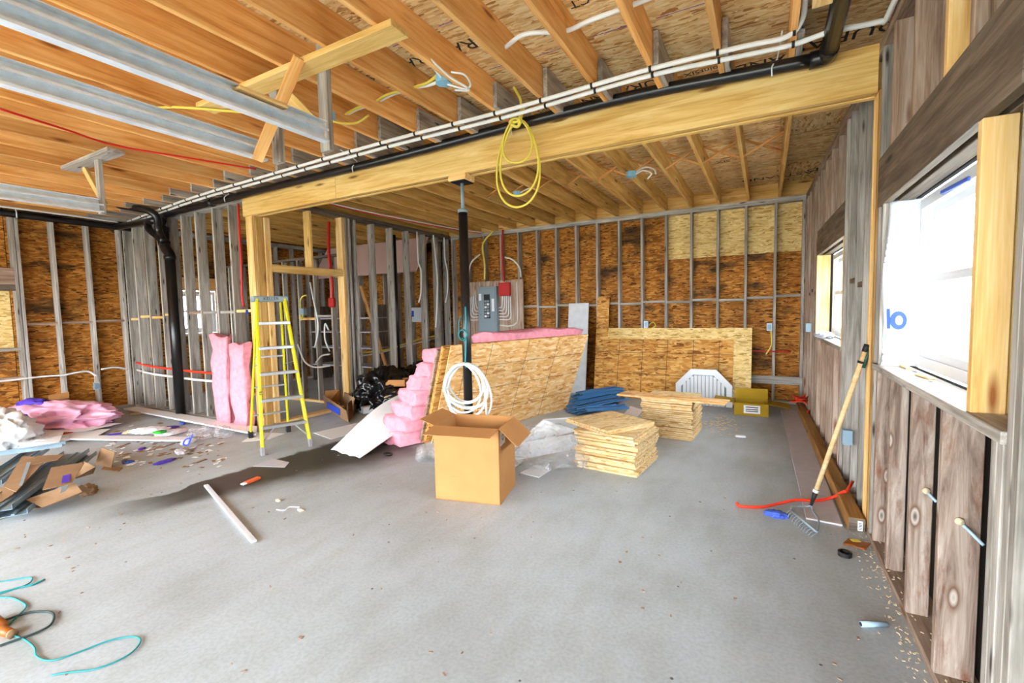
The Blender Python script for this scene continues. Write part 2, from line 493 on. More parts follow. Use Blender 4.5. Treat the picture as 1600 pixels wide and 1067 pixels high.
def prism(name, outline, t, mat, parent=None, base=None):
    """outline points (planar, counter-clockwise seen from the face) pushed back by t"""
    q = [Vector(p) for p in outline]; n_ = len(q)
    nrm = Vector((0, 0, 0))
    for i in range(n_): nrm += q[i].cross(q[(i + 1) % n_])
    nrm.normalize()
    v = q + [p - nrm * t for p in q]
    f = [tuple(range(n_)), tuple(range(2 * n_ - 1, n_ - 1, -1))] + [(i, i + n_, (i + 1) % n_ + n_, (i + 1) % n_) for i in range(n_)]
    return poly(name, v, f, mat, parent, base=base)

def fbm(p, sc, oct=3):
    return mnoise.fractal(Vector(p) * sc, 1.0, 2.0, oct)

def sheet(name, fn, nu, nv, mat, parent=None, thick=0.0015, smooth=True):
    """soft sheet: fn(u, v) -> point, given a real thickness"""
    top = [Vector(fn(i / nu, j / nv)) for j in range(nv + 1) for i in range(nu + 1)]
    W = nu + 1
    F = [(j * W + i, j * W + i + 1, (j + 1) * W + i + 1, (j + 1) * W + i) for j in range(nv) for i in range(nu)]
    bot = [p - Vector((0, 0, thick)) for p in top]
    k = len(top)
    F2 = [tuple(reversed([a + k for a in q])) for q in F]
    ring = [i for i in range(nu)] + [nu + j * W for j in range(nv)] + [nv * W + nu - i for i in range(nu)] + [(nv - j) * W for j in range(nv)]
    F3 = [(ring[i], ring[i] + k, ring[(i + 1) % len(ring)] + k, ring[(i + 1) % len(ring)]) for i in range(len(ring))]
    return poly(name, top + bot, F + F2 + F3, mat, parent, smooth)

def blob(name, c, size, mat, parent=None, amp=0.2, sc=3.0, seed=0, sub=4, flat=True, ridge=False, rz=0.0, smooth=True):
    """crumpled lump sitting on z = c.z"""
    bm = bmesh.new()
    bmesh.ops.create_icosphere(bm, subdivisions=sub, radius=1.0)
    c = Vector(c); sx, sy, sz = size
    ca, sa = math.cos(rz), math.sin(rz)
    V = []
    for v in bm.verts:
        d = v.co.normalized()
        p = d * sc + Vector((seed * 7.3, seed * 3.1, seed * 1.7))
        n = mnoise.fractal(p, 0.9, 2.0, 4)
        if ridge: n = 0.5 - abs(mnoise.noise(p * 1.3)) * 1.6 + 0.4 * n
        q = d * (1 + amp * n)
        x, y, z = q.x * sx / 2, q.y * sy / 2, q.z
        z = (z * 0.5 + 0.5) * sz if not flat else max(0.0, (z * 0.62 + 0.38)) * sz
        V.append(c + Vector((x * ca - y * sa, x * sa + y * ca, z)))
    F = [tuple(v.index for v in f.verts) for f in bm.faces]
    bm.free()
    return poly(name, V, F, mat, parent, smooth)

def text_obj(name, body, size, mat4, mat, parent=None, ext=0.0006):
    cu = bpy.data.curves.new('lettering', 'FONT')
    cu.body = body; cu.size = size; cu.align_x = 'CENTER'; cu.align_y = 'CENTER'; cu.extrude = ext
    cu.resolution_u = 3
    tmp = bpy.data.objects.new('lettering_tmp', cu)
    COL.objects.link(tmp)
    dg = bpy.context.evaluated_depsgraph_get()
    me = bpy.data.meshes.new_from_object(tmp.evaluated_get(dg))
    COL.objects.unlink(tmp); bpy.data.objects.remove(tmp)
    me.materials.clear(); me.materials.append(mat)
    o = bpy.data.objects.new(name, me)
    return place(o, mat4, parent)

def facing(c, x, n):
    """matrix with local x along x and local z (letter face) along n"""
    n = Vector(n).normalized(); x = Vector(x); x = (x - n * x.dot(n)).normalized()
    return Matrix.Translation(Vector(c)) @ Matrix((x, n.cross(x), n)).transposed().to_4x4()

# ------------------------------------------------------------------ the building
XR, XO = 0.60, 0.74             # right wall: room face of the studs, inner face of the sheathing
YB, XL = 8.05, -9.50            # back wall, left wall: room face of the studs
YP, XC = 3.75, -5.85            # cross partition, closet partition
YF = -2.60                      # front wall with the door openings
ZP, ZJ, ZD = 3.024, 3.10, 3.335  # underside of top plates, underside of joists, deck
T, D6 = 0.038, 0.14

def XW(y): return XR - 0.024 * max(0.0, y - 4.0)

yard = poly('ground', [(-60, -60, -0.16), (60, -60, -0.16), (60, 60, -0.16), (-60, 60, -0.16)], [(0, 1, 2, 3)], M['yard'], base=(0, 0, -0.16))
tag(yard, 'pale gravel ground outside around the building', 'ground', kind='structure')
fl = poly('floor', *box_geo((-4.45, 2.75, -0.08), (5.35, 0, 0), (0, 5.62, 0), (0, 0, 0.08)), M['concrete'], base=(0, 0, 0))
tag(fl, 'grey concrete slab floor with a dark patch', 'floor', kind='structure')

# ceiling: roof layer, deck sheets, joists
ceil = poly('ceiling', *box_geo((-4.45, 2.75, ZD + 0.06), (5.35, 0, 0), (0, 5.62, 0), (0, 0, 0.035)), M['osb_ceil'])
tag(ceil, 'unfinished ceiling of joists under strand board decking', 'ceiling', kind='structure')
row = 0
y = YF
while y < YB + 0.14:
    x = -9.64 - (1.22 if row % 2 else 0)
    while x < 0.80:
        x0, x1 = max(x, -9.64), min(x + 2.436, 0.80)
        if x1 - x0 > 0.05:
            board('osb_panel', (x0, y, ZD), (x1, min(y + 1.216, YB + 0.16), ZD + 0.018), M['osb_ceil'], ceil, 0.002)
        x += 2.44
    y += 1.22; row += 1
JX = [0.11 - 0.41 * k for k in range(24)]
for k, x in enumerate(JX):
    board('joist', (x, YF, ZJ), (x + T, YP + 0.09, ZD), M['joist'], ceil)
    board('joist', (x + T + 0.002, YP - 0.42 - 0.05 * (k % 3), ZJ), (x + 2 * T, YP + 0.09, ZD - 0.02 - 0.02 * (k % 2)), M['grey'], ceil)
    board('joist', (x + T + 0.002, YP + 0.092, ZJ), (x + 2 * T, YB + D6, ZD), M['joist_y'], ceil)
board('joist', (XO - T, YF, ZJ), (XO, YB + D6, ZD), M['greyb'], ceil)
board('joist', (-9.64, YB + D6 - T, ZJ), (XO - T, YB + D6, ZD), M['joist_y'], ceil)
# wood bridging between the joists of the far bay
YX = 5.72
for k in range(9):
    a, b = JX[k + 1] + 2 * T, JX[k] + T
    bar('bridging', (a, YX, ZJ + 0.02), (b, YX, ZD - 0.03), 0.038, 0.019, M['joist'], ceil)
    bar('bridging', (a, YX + 0.05, ZD - 0.03), (b, YX + 0.05, ZJ + 0.02), 0.038, 0.019, M['joist'], ceil)
board('blocking', (JX[0] + 2 * T + 0.005, 4.75, ZJ + 0.01), (XO - T - 0.003, 4.79, ZD), M['new'], ceil)
q_ = GZ(1290, 3, ZJ - 0.02)
board('blocking', (q_.x - 0.06, q_.y - 0.3, ZJ - T), (q_.x + 0.10, q_.y, ZJ), M['new'], ceil)
# maker's lettering printed on the decking, upside down from here
for (px, py, s_, txt) in ((1322, 56, 0.20, 'DURAS'), (1195, 97, 0.17, 'RAND'), (1100, 110, 0.085, 'pointSIX'), (1008, 132, 0.17, 'DURA'), (925, 155, 0.15, 'RAND'),
                          (850, 172, 0.08, 'pointSIX'), (722, 72, 0.17, 'RA'), (648, 96, 0.16, 'RA'), (575, 122, 0.12, 'SI'), (905, 3, 0.10, 'CT'), (1240, 272, 0.2, 'DURASTRAND'), (1130, 252, 0.12, 'SIX'), (1290, 262, 0.2, 'AND')):
    q_ = GZ(px, py, ZD)
    text_obj('lettering', txt, s_, facing((q_.x, q_.y, ZD - 0.001), (-1, 0, 0), (0, 0, -1)), M['ink'], ceil)
for (y, x0, x1) in ((3.12, -2.3, 0.6), (1.9, -3.2, 0.6), (2.5, -2.3, -1.2)):
    for k in range(len(JX) - 1):
        a, b = JX[k + 1] + 2 * T, JX[k]
        if a > x0 and b < x1: board('chalk_line', (a + 0.002, y + 0.02 * (k % 2), ZD - 0.0012), (b - 0.002, y + 0.005 + 0.02 * (k % 2), ZD - 0.0002), M['purple'], ceil, 0)

# ---- back wall
wb = struct('wall_back', 'back wall of weathered studs over brown strand board', 'wall', (-4.4, YB, 0))
board('bottom_plate', (-9.5, YB, 0), (XW(YB), YB + D6, T), M['grey'], wb)
board('top_plate', (-9.5, YB, ZP), (XW(YB), YB + D6, ZP + T), M['grey'], wb)
board('top_plate', (-9.5, YB, ZP + T), (XW(YB), YB + D6, ZJ), M['grey'], wb)
BX = [0.105 - 0.397 * k for k in range(25)]
for x in BX: board('stud', (x, YB, T), (x + T, YB + D6, ZP), M['grey'], wb)
board('stud', (XW(YB) - T, YB, T), (XW(YB), YB + D6, ZP), M['grey'], wb)
rz = [(0.0, 1.216), (1.22, 2.30), (2.304, ZJ + 0.2)]
for r_, (z0, z1) in enumerate(rz):
    x = -9.64 - (1.22 if r_ == 1 else 0)
    while x < 0.7:
        x0, x1 = max(x, -9.64), min(x + 2.434, 0.76)
        light = r_ == 2 and x0 > -2.0
        if x1 > x0: board('osb_panel', (x0 if not light else -1.46, YB + D6 + 0.002, z0), (x1 if not (r_ == 2 and x0 < -2 and x1 > -1.46) else -1.465, YB + D6 + 0.014, z1), M['osb_light'] if light else M['osb_dark'], wb, 0.001, 'x')
        x += 2.44
for i in range(12):
    z = 1.60 - (0.02 if i % 2 else 0) - 0.004 * i
    board('blocking', (BX[i + 1] + T, YB + 0.01, z), (BX[i], YB + D6, z + T), M['grey'], wb)
board('blocking', (BX[0] + T, YB + 0.01, 1.62), (XW(YB) - T, YB + D6, 1.658), M['grey'], wb)
board('blocking', (BX[1] + T, YB - 0.03, 0.30), (XW(YB), YB, 0.42), M['grey'], wb)

# ---- left wall
wl = struct('wall_left', 'left wall of pale weathered studs over brown strand board', 'wall', (XL, 3.4, 0))
board('bottom_plate', (XL - D6, YF, 0), (XL, YB, T), M['grey'], wl)
board('top_plate', (XL - D6, YF, ZP), (XL, YB, ZP + T), M['grey'], wl)
board('top_plate', (XL - D6, YF, ZP + T), (XL, YB, ZJ), M['grey'], wl)
for y in (-0.4, 0.0, 0.42, 0.84, 1.26, 2.43, 2.475, 2.86, 3.275, 3.70, 4.12, 4.42, 5.36, 5.75, 6.15, 6.55, 6.95, 7.35, 7.75):
    board('stud', (XL - D6, y, T), (XL, y + T, ZP), M['grey'], wl)
W3 = (4.50, 5.28, 1.20, 2.02)   # far-left window: y0 y1 z0 z1
for (y0, y1, z0, z1, light) in ((YF, 1.18, 0, 3.3, 0), (1.184, 2.40, 0, 1.12, 0), (1.184, 2.40, 1.95, 3.3, 0), (1.184, 2.40, 1.122, 1.948, 1),
                         (2.404, W3[0], 0, 1.216, 0), (2.404, W3[0], 1.22, 2.44, 0), (2.404, W3[0], 2.444, 3.3, 0),
                         (W3[0], W3[1], 0, W3[2], 0), (W3[0], W3[1], W3[3], 3.3, 0), (W3[1], 6.8, 0, 3.3, 0), (6.804, YB + D6, 0, 3.3, 0)):
    board('osb_panel', (XL - D6 - 0.014, y0 + 0.001, z0), (XL - D6 - 0.002, y1 - 0.003, z1), M['osb_light'] if light else M['osb_dark'], wl, 0.001, 'y')
board('header', (XL - 0.08, 1.2, 2.03), (XL, 2.43, 2.27), M['greyb'], wl)
board('header', (XL - 0.08, 1.2, 1.95), (XL, 2.43, 2.028), M['greyd'], wl)
board('window_sill', (XL - D6, 1.2, 1.08), (XL, 2.43, 1.118), M['grey'], wl)
board('header', (XL - D6, W3[0] - 0.05, W3[3]), (XL, W3[1] + 0.05, W3[3] + 0.24), M['joist'], wl)
board('window_sill', (XL - D6, W3[0], W3[2] - T), (XL, W3[1], W3[2]), M['grey'], wl)
for (y0, y1, z) in ((2.513, 2.86, 1.44), (2.898, 3.275, 1.45), (3.313, 3.70, 1.46), (1.30, 2.43, 0.66)):
    board('blocking', (XL - D6, y0, z), (XL - 0.01, y1, z + T), M['greyb'], wl)

# ---- right wall
wr = struct('wall_right', 'right wall of weathered wide studs with two window openings', 'wall', (XR, 3.4, 0))
W1 = (2.088, 3.46, 1.13, 2.08)
W2 = (4.90, 6.62, 1.13, 2.08)
board('bottom_plate', (XR, YF, 0), (XO, 4.0, T), M['greyb'], wr)
bar('bottom_plate', (XW(4) + D6 / 2, 4.0, T / 2), (XW(YB) + D6 / 2, YB, T / 2), D6, T, M['greyb'], wr)
for z in (ZP + T / 2, ZP + 1.5 * T):
    board('top_plate', (XR, YF, z - T / 2), (XO, 4.0, z + T / 2), M['greyb'], wr)
    bar('top_plate', (XW(4) + D6 / 2, 4.0, z), (XW(YB) + D6 / 2, YB, z), D6, T, M['greyb'], wr)
def rstud(y, z0=T, z1=ZP, mat='greyb', th=T, name='stud', dp=0.10):
    x = XW(y)
    board(name, (x, y, z0), (x + dp, y + th, z1), M[mat], wr)
for y in (-2.1, -1.7, -1.3, -0.9, -0.5, -0.1, 0.3, 0.7, 1.1): rstud(y)
rstud(1.745, mat='grey', dp=0.13); rstud(1.705, mat='grey', dp=0.13)
for y in (1.80, 1.842): rstud(y, T, W1[2] - T, 'grey')
for y, q in ((2.30, 0.12), (2.71, 0.083), (3.12, 0.075), (3.47, 0.075)): rstud(y, T, W1[2] - T, 'barn', dp=q)
for y in (1.80, 2.16, 2.46, 2.88, 3.30): rstud(y, 2.37, ZP)
rstud(2.42, 2.37, ZP, 'new')
board('jack_stud', (XR, 2.05, W1[2]), (XR + 0.087, 2.088, W1[3]), M['new'], wr)
board('jack_stud', (XR + 0.089, 2.06, W1[2]), (XO - 0.002, 2.086, W1[3]), M['beam'], wr)
board('jack_stud', (XR, 3.462, W1[2]), (XO - 0.004, 3.50, W1[3]), M['grey'], wr)
rstud(3.575, mat='grey')
board('header', (XR - 0.004, 1.745 + T, W1[3]), (XR + 0.036, 3.612, 2.37), M['greyd'], wr)
board('header', (XR + 0.06, 1.745 + T, W1[3]), (XO - 0.004, 3.575, 2.37), M['greyd'], wr)
board('window_sill', (XR - 0.012, 1.745 + T, W1[2] - T), (XO, 3.575, W1[2]), M['grey'], wr)
# post of new and brown lumber under the end of the beam
rstud(3.66, 0.038, 2.81, 'treated', name='post'); rstud(3.70, 0.038, 2.81, 'new', name='post'); rstud(3.74, 0.038, 2.81, 'new', name='post')
rstud(3.80, 0.038, ZP, 'new')
for y in (4.03, 4.30, 4.62): rstud(y, mat='grey')
for y in (4.85,): rstud(y, W2[2], W2[3], 'new', name='jack_stud', dp=0.138)
rstud(6.63, W2[2], W2[3], 'new', name='jack_stud', dp=0.138)
rstud(4.80, T, ZP, 'grey')
for y in (4.90, 5.22, 5.62, 6.02, 6.42, 6.63): rstud(y, T, W2[2] - T)
for y in (5.22, 5.62, 6.02, 6.42): rstud(y, 2.37, ZP)
for y in (6.70, 6.95, 7.25, 7.55, 7.80, 7.98): rstud(y)
bar('header', (XW(4.84) + 0.02, 4.84, 2.225), (XW(6.67) + 0.02, 6.67, 2.225), 0.038, 0.29, M['greyd'], wr)
bar('header', (XW(4.84) + 0.105, 4.84, 2.225), (XW(6.67) + 0.105, 6.67, 2.225), 0.06, 0.29, M['greyd'], wr)
bar('window_sill', (XW(4.84) + 0.065, 4.84, 1.111), (XW(6.67) + 0.065, 6.67, 1.111), 0.15, T, M['grey'], wr)
for (y0, y1, z) in ((4.068, 4.30, 1.62), (4.338, 4.62, 1.66), (6.738, 6.95, 1.62), (6.988, 7.25, 1.66), (7.288, 7.55, 1.62)):
    x = XW((y0 + y1) / 2); board('blocking', (x + 0.01, y0, z), (x + D6 - 0.01, y1, z + T), M['greyd'], wr)
def rsheath(y0, y1, z0, z1, mat='nearblack'):
    a, b = XW(y0) + D6, XW(y1) + D6
    slab('osb_panel', [(a, y0, z0), (a, y0, z1), (b, y1, z1), (b, y1, z0)], 0.013, M[mat], wr)
for (y0, y1) in ((YF, 1.2), (1.2, W1[0])): rsheath(y0, y1, 0, 3.36)
rsheath(W1[0], W1[1] - 0.002, 0, W1[2]); rsheath(W1[0], W1[1] - 0.002, W1[3], 3.36)
rsheath(W1[1], 4.0, 0, 3.36); rsheath(4.0, W2[0], 0, 3.36)
rsheath(W2[0], W2[1], 0, W2[2]); rsheath(W2[0], W2[1], W2[3], 3.36)
rsheath(W2[1], YB + D6, 0, 3.36)

DOORS = ((-9.64, -9.00, 0, 3.36), (-9.00, -6.30, 2.3, 3.36), (-6.30, -5.60, 0, 3.36), (-5.60, -3.10, 2.3, 3.36), (-3.10, -2.30, 0, 3.36), (-2.30, 0.25, 2.3, 3.36), (0.25, 0.755, 0, 3.36))
# weather skin outside the sheathing, so that no daylight comes through the sheet joints
board('weather_skin', (-9.66, YB + D6 + 0.016, -0.1), (0.80, YB + D6 + 0.03, 3.42), M['nearblack'], wb, 0)
for (y0, y1, z0, z1) in ((YF - 0.15, W3[0], -0.1, 3.42), (W3[0], W3[1], -0.1, W3[2]), (W3[0], W3[1], W3[3], 3.42), (W3[1], YB + D6 + 0.03, -0.1, 3.42)):
    board('weather_skin', (XL - D6 - 0.03, y0, z0), (XL - D6 - 0.016, y1, z1), M['nearblack'], wl, 0)
def rskin(y0, y1, z0, z1):
    a, b = XW(y0) + D6 + 0.014, XW(y1) + D6 + 0.014
    slab('weather_skin', [(a, y0, z0), (a, y0, z1), (b, y1, z1), (b, y1, z0)], 0.01, M['nearblack'], wr)
for q in ((YF - 0.15, W1[0], -0.1, 3.42), (W1[0], W1[1], -0.1, W1[2]), (W1[0], W1[1], W1[3], 3.42), (W1[1], 4.0, -0.1, 3.42), (4.0, W2[0], -0.1, 3.42),
          (W2[0], W2[1], -0.1, W2[2]), (W2[0], W2[1], W2[3], 3.42), (W2[1], YB + 0.17, -0.1, 3.42)): rskin(*q)

# ---- front wall behind the camera, with open overhead-door openings, the left one added to brighten that side
wf = struct('wall_front', 'front wall behind the camera with three open overhead door openings, the left one added for light', 'wall', (-4.4, YF, 0))
for (x0, x1, z0, z1) in DOORS:
    board('osb_panel', (x0, YF - 0.15, z0), (x1, YF - 0.002, z1), M['osb_dark'], wf, 0.002)

# ---- cross partition (from the left wall to the corner post)
wp = struct('wall_partition', 'open stud partition of wide weathered planks beside the black stack pipe', 'wall', (-7.6, YP, 0))
board('bottom_plate', (XL, YP, 0), (-6.02, YP + D6, T), M['grey'], wp)
board('top_plate', (XL, YP, ZP), (-6.02, YP + D6, ZP + T), M['grey'], wp)
board('top_plate', (XL, YP, ZP + T), (-6.02, YP + D6, ZJ), M['grey'], wp)
for i, x in enumerate((-9.50, -9.17, -8.79, -8.37, -8.04, -7.66, -7.28, -6.84, -6.45)):
    board('stud', (x, YP, T), (x + T, YP + D6, ZP), M['grey'], wp)
for i, (x0, x1, z, m_) in enumerate(((-9.46, -9.17, 1.48, 'new'), (-9.13, -8.79, 1.52, 'new'), (-8.75, -8.37, 1.50, 'joist_y'), (-8.33, -8.04, 1.54, 'new'), (-7.62, -7.28, 1.55, 'greyb'), (-7.24, -6.84, 1.55, 'grey'), (-6.80, -6.45, 1.55, 'grey'), (-6.41, -6.05, 1.56, 'new'))):
    board('blocking', (x0, YP + 0.02, z), (x1, YP + D6 - 0.02, z + T), M[m_], wp)
# corner post, new lumber
for i, (x0, y0, x1, y1, m_) in enumerate(((-6.02, YP - 0.02, -5.982, YP + 0.12, 'beam'), (-5.98, YP - 0.02, -5.88, YP + 0.02, 'new'), (-5.98, YP + 0.022, -5.87, YP + 0.12, 'joist_y'), (-5.99, YP + 0.13, -5.85, YP + 0.168, 'new'), (-5.99, YP + 0.172, -5.85, YP + 0.21, 'new'))):
    board('post', (x0, y0, 0.0 if i < 3 else T), (x1, y1, 2.81), M[m_], wp)

# ---- closet partition with a door opening, running back to the back wall
wc = struct('wall_closet', 'open stud partition with a framed door opening near the ladder', 'wall', (XC, 6.0, 0))
board('bottom_plate', (XC - D6, YP + 0.21, 0), (XC, YB, T), M['new'], wc)
board('top_plate', (XC - D6, YP + 0.16, ZP), (XC, YB, ZP + T), M['greyd'], wc)
board('top_plate', (XC - D6, YP + 0.16, ZP + T), (XC, YB, ZJ), M['greyd'], wc)
board('door_header', (XC - D6, 3.962, 2.10), (XC, 5.16, 2.20), M['beam'], wc)
board('stud', (XC - D6, 4.58, 2.20), (XC, 4.618, ZP), M['beam'], wc)
board('stud', (XC - D6, 5.163, T), (XC, 5.22, ZP), M['new'], wc)
board('stud', (XC - D6, 5.222, T), (XC, 5.262, ZP), M['grey'], wc)
board('stud', (XC - D6, 5.30, T), (XC, 5.338, ZP), M['grey'], wc)
for y in (5.42, 5.83, 6.27, 6.70, 7.17, 7.58, 7.93): board('stud', (XC - D6, y, T), (XC, y + T, ZP), M['grey'], wc)

# ---- hall partition seen through the door opening
wh = struct('wall_hall', 'inner partition of weathered studs seen through the door opening', 'wall', (-7.5, 5.25, 0))
board('bottom_plate', (-9.2, 5.26, 0), (XC - D6 - 0.01, 5.35, T), M['new'], wh)
board('top_plate', (-9.2, 5.26, 2.45), (XC - D6 - 0.01, 5.35, 2.45 + T), M['greyd'], wh)
for x in (-9.15, -8.75, -8.34, -7.93, -7.52, -7.12, -6.71, -6.30, -6.06): board('stud', (x, 5.26, T), (x + T, 5.35, 2.45), M['grey'], wh)
board('blocking', (-7.08, 5.27, 1.42), (-6.72, 5.34, 1.46), M['joist_y'], wh)
board('blocking', (-6.67, 5.27, 1.46), (-6.31, 5.34, 1.50), M['grey'], wh)

# ------------------------------------------------------------------ windows
def window(name, label, p0, p1, z0, z1, out, rail=0.52, fw=0.055, depth=0.09, sash=0.04):
    """double-hung white window between wall points p0 and p1 (xy); out = outward unit vector"""
    p0, p1, out = Vector((*p0, 0)), Vector((*p1, 0)), Vector((*out, 0))
    u = (p1 - p0).normalized(); L = (p1 - p0).length; Z = Vector((0, 0, 1))
    w = struct(name, label, 'window', (p0 + p1) / 2 + Z * z0)
    def rect(nm, a0, a1, b0, b1, d0, d1, mat, parent):
        c = p0 + u * ((a0 + a1) / 2) + Z * ((b0 + b1) / 2) + out * ((d0 + d1) / 2)
        return poly(nm, *box_geo(c, u * ((a1 - a0) / 2), Z * ((b1 - b0) / 2), out * ((d1 - d0) / 2)), mat, parent)
    for a, b in ((0, fw), (L - fw, L)): rect('frame_side', a, b, z0, z1, 0, depth, M['white'], w)
    for a, b in ((z0, z0 + fw), (z1 - fw, z1)): rect('frame_rail', fw, L - fw, a, b, 0, depth, M['white'], w)
    zm = z0 + (z1 - z0) * rail
    for k, (b0, b1, d) in enumerate(((z0 + fw, zm + sash / 2, 0.012), (zm - sash / 2, z1 - fw, 0.05))):
        s_ = rect('sash', fw, L - fw, b0, b0 + sash, d, d + 0.03, M['white'], w)
        for a, b in ((fw, fw + sash), (L - fw - sash, L - fw)): rect('sash_side', a, b, b0 + sash, b1 - sash, d, d + 0.03, M['white'], s_)
        rect('sash_rail', fw, L - fw, b1 - sash, b1, d, d + 0.03, M['white'], s_)
        rect('pane', fw + sash, L - fw - sash, b0 + sash, b1 - sash, d + 0.012, d + 0.017, M['glass'], s_)
    return w
window('window_1', 'large white sash window in the right wall beside the house wrap', (XO + 0.02, W1[0] + 0.01), (XO + 0.02, W1[1] - 0.01), W1[2] + 0.012, W1[3] - 0.01, (1, 0))
window('window_2', 'narrow looking white window farther along the right wall', (XW(W2[0]) + D6 + 0.016, W2[0] + 0.01), (XW(W2[1]) + D6 + 0.016, W2[1] - 0.01), W2[2] + 0.012, W2[3] - 0.01, (1, 0.024))
window('window_3', 'bright window on the left wall seen between the partition studs', (XL - D6 - 0.016, W3[1] - 0.01), (XL - D6 - 0.016, W3[0] + 0.01), W3[2] + 0.01, W3[3] - 0.01, (-1, 0))

# ------------------------------------------------------------------ beam and steel post
bmr = thing('support_beam', 'long yellow built-up wooden beam carried by the black steel post', 'beam', (-2.7, YP + 0.03, 2.81))
board('beam_ply', (-6.02, YP - 0.05, 2.81), (-4.26, YP - 0.005, ZJ), M['beam'], bmr)
board('beam_ply', (-4.257, YP - 0.05, 2.81), (XR, YP - 0.005, ZJ), M['beam'], bmr)
board('beam_ply', (-6.02, YP - 0.002, 2.816), (XR, YP + 0.042, ZJ), M['joist_y'], bmr)
board('beam_ply', (-6.02, YP + 0.045, 2.81), (XR, YP + 0.09, ZJ), M['beam'], bmr)

PX, PY = -2.585, YP + 0.02
sp = thing('steel_post', 'black adjustable steel post holding up the beam', 'post', (PX, PY, 0))
def cyl(name, c, r, z0, z1, mat, parent, seg=20):
    return tube(name, [(c[0], c[1], z0), (c[0], c[1], z1)], r, mat, parent, seg, 0)
cyl('tube', (PX, PY), 0.045, 0.01, 2.48, M['abs'], sp)
cyl('screw', (PX, PY), 0.017, 2.48, 2.74, M['steelg'], sp, 12)
cyl('collar', (PX, PY), 0.05, 2.46, 2.49, M['steelg'], sp)
board('top_plate', (PX - 0.08, PY - 0.08, 2.74), (PX + 0.08, PY + 0.08, 2.752), M['black'], sp)
board('base_plate', (PX - 0.09, PY - 0.09, 0.0), (PX + 0.09, PY + 0.09, 0.012), M['black'], sp)
board('wood_shim', (PX - 0.10, PY - 0.09, 2.752), (PX + 0.10, PY + 0.07, 2.81), M['new'], sp)

# ------------------------------------------------------------------ overhead-door tracks and their wooden hangers
def track(name, label, x, y0, y1, z, flip=1):
    t = thing(name, label, 'door track', (x, (y0 + y1) / 2, z), 'overhead door tracks')
    # rolled channel open towards the right, with an angle iron along its top
    prof = [(-0.026, -0.04), (0.026, -0.04), (0.026, -0.026), (0.022, -0.026), (0.022, -0.036), (-0.020, -0.036), (-0.020, 0.036), (0.022, 0.036), (0.022, 0.026), (0.026, 0.026), (0.026, 0.04), (-0.026, 0.04)]
    def extrude(pr_):
        n = len(pr_)
        V = [(x + a_, yy, z + b_) for yy in (y0, y1) for a_, b_ in pr_]
        return V, [(i, (i + 1) % n, (i + 1) % n + n, i + n) for i in range(n)] + [tuple(range(n - 1, -1, -1)), tuple(range(n, 2 * n))]
    V, F = extrude(prof)
    poly('angle_iron', *extrude([(-0.030, 0.030), (-0.026, 0.030), (-0.026, 0.085), (0.012, 0.085), (0.012, 0.089), (-0.030, 0.089)]), M['galv'], t)
    poly('rail', V, F, M['galv'], t)
    board('mounting_strap', (x - 0.034 * flip - 0.01, y1 - 0.10, z - 0.03), (x - 0.034 * flip + 0.01, y1 - 0.02, z + 0.10), M['galv'], t, 0.001)
    return t
track('overhead_door_track', 'nearest galvanized overhead door track ending at the braced wooden hanger', -2.43, -1.15, 2.06, 2.62)
track('overhead_door_track', 'middle galvanized overhead door track ending at the grey hanger post', -3.05, -1.15, 2.06, 2.61)
track('overhead_door_track', 'farthest galvanized overhead door track above the left wall pipe', -5.72, -1.15, 2.12, 2.59)

hg = thing('track_hanger', 'braced wooden hanger with a long crossboard under the joists', 'hanger', (-2.75, 2.1, 2.56))
board('crossboard', (-3.74, 1.99, ZJ - T), (-1.80, 2.13, ZJ), M['beam'], hg)
board('hanger_post', (-2.58, 2.132, 2.57), (-2.49, 2.17, ZD - 0.05), M['grey'], hg)
board('hanger_post', (-3.08, 2.132, 2.58), (-2.99, 2.17, ZJ + 0.1), M['grey'], hg)
bar('diagonal_brace', (-2.53, 1.97, ZJ - 0.02), (-3.04, 1.99, 2.56), 0.019, 0.07, M['joist'], hg, up=(1, 0, 1))
bar('diagonal_brace', (-3.0, 2.19, ZJ - 0.02), (-2.56, 2.19, 2.66), 0.019, 0.09, M['beam'], hg, up=(1, 0, 1))
board('track_block', (-2.46, 1.50, 2.68), (-2.40, 1.78, 2.70), M['new'], hg)
hg2 = thing('track_hanger', 'small grey wooden hanger with one diagonal brace at far left', 'hanger', (-5.72, 2.15, 2.55))
board('crossboard', (-6.42, 2.05, ZJ - T), (-5.36, 2.19, ZJ), M['grey'], hg2)
board('hanger_post', (-5.78, 2.10, 2.54), (-5.70, 2.138, ZJ - T), M['grey'], hg2)
bar('diagonal_brace', (-6.15, 2.15, ZJ - T), (-5.74, 2.15, 2.62), 0.03, 0.06, M['beam'], hg2, up=(1, 0, 1))
board('track_block', (-5.76, 1.50, 2.56), (-5.75, 1.72, 2.615), M['new'], hg2)

# ------------------------------------------------------------------ black drain pipes
dp = thing('drain_pipe', 'black drain pipe running along the beam to the stack at left', 'pipe', (-3.8, 3.62, 3.0))
PYB = 3.635
PL = [GY(p_, q_, PYB) for p_, q_ in ((1275, 93), (1160, 116), (1000, 146), (822, 191), (600, 250), (400, 299), (262, 339))]
for q_ in PL: q_.z = min(q_.z, 3.11) if q_.x > -6 else 3.03
PL.append(Vector((-7.85, PYB, 3.0)))
tube('pipe', PL, 0.043, M['abs'], dp, 14, 4)
ZE = PL[0].z
tube('elbow', [(PL[0].x - 0.02, PYB, ZE), (0.30, PYB - 0.005, ZE), (0.325, PYB - 0.03, ZE + 0.005), (0.328, PYB - 0.09, ZE + 0.01)], 0.052, M['abs'], dp, 14, 3)
tube('pipe', [(0.328, PYB - 0.05, ZE + 0.01), (0.328, YF + 0.1, 3.22)], 0.048, M['abs'], dp, 14, 0)
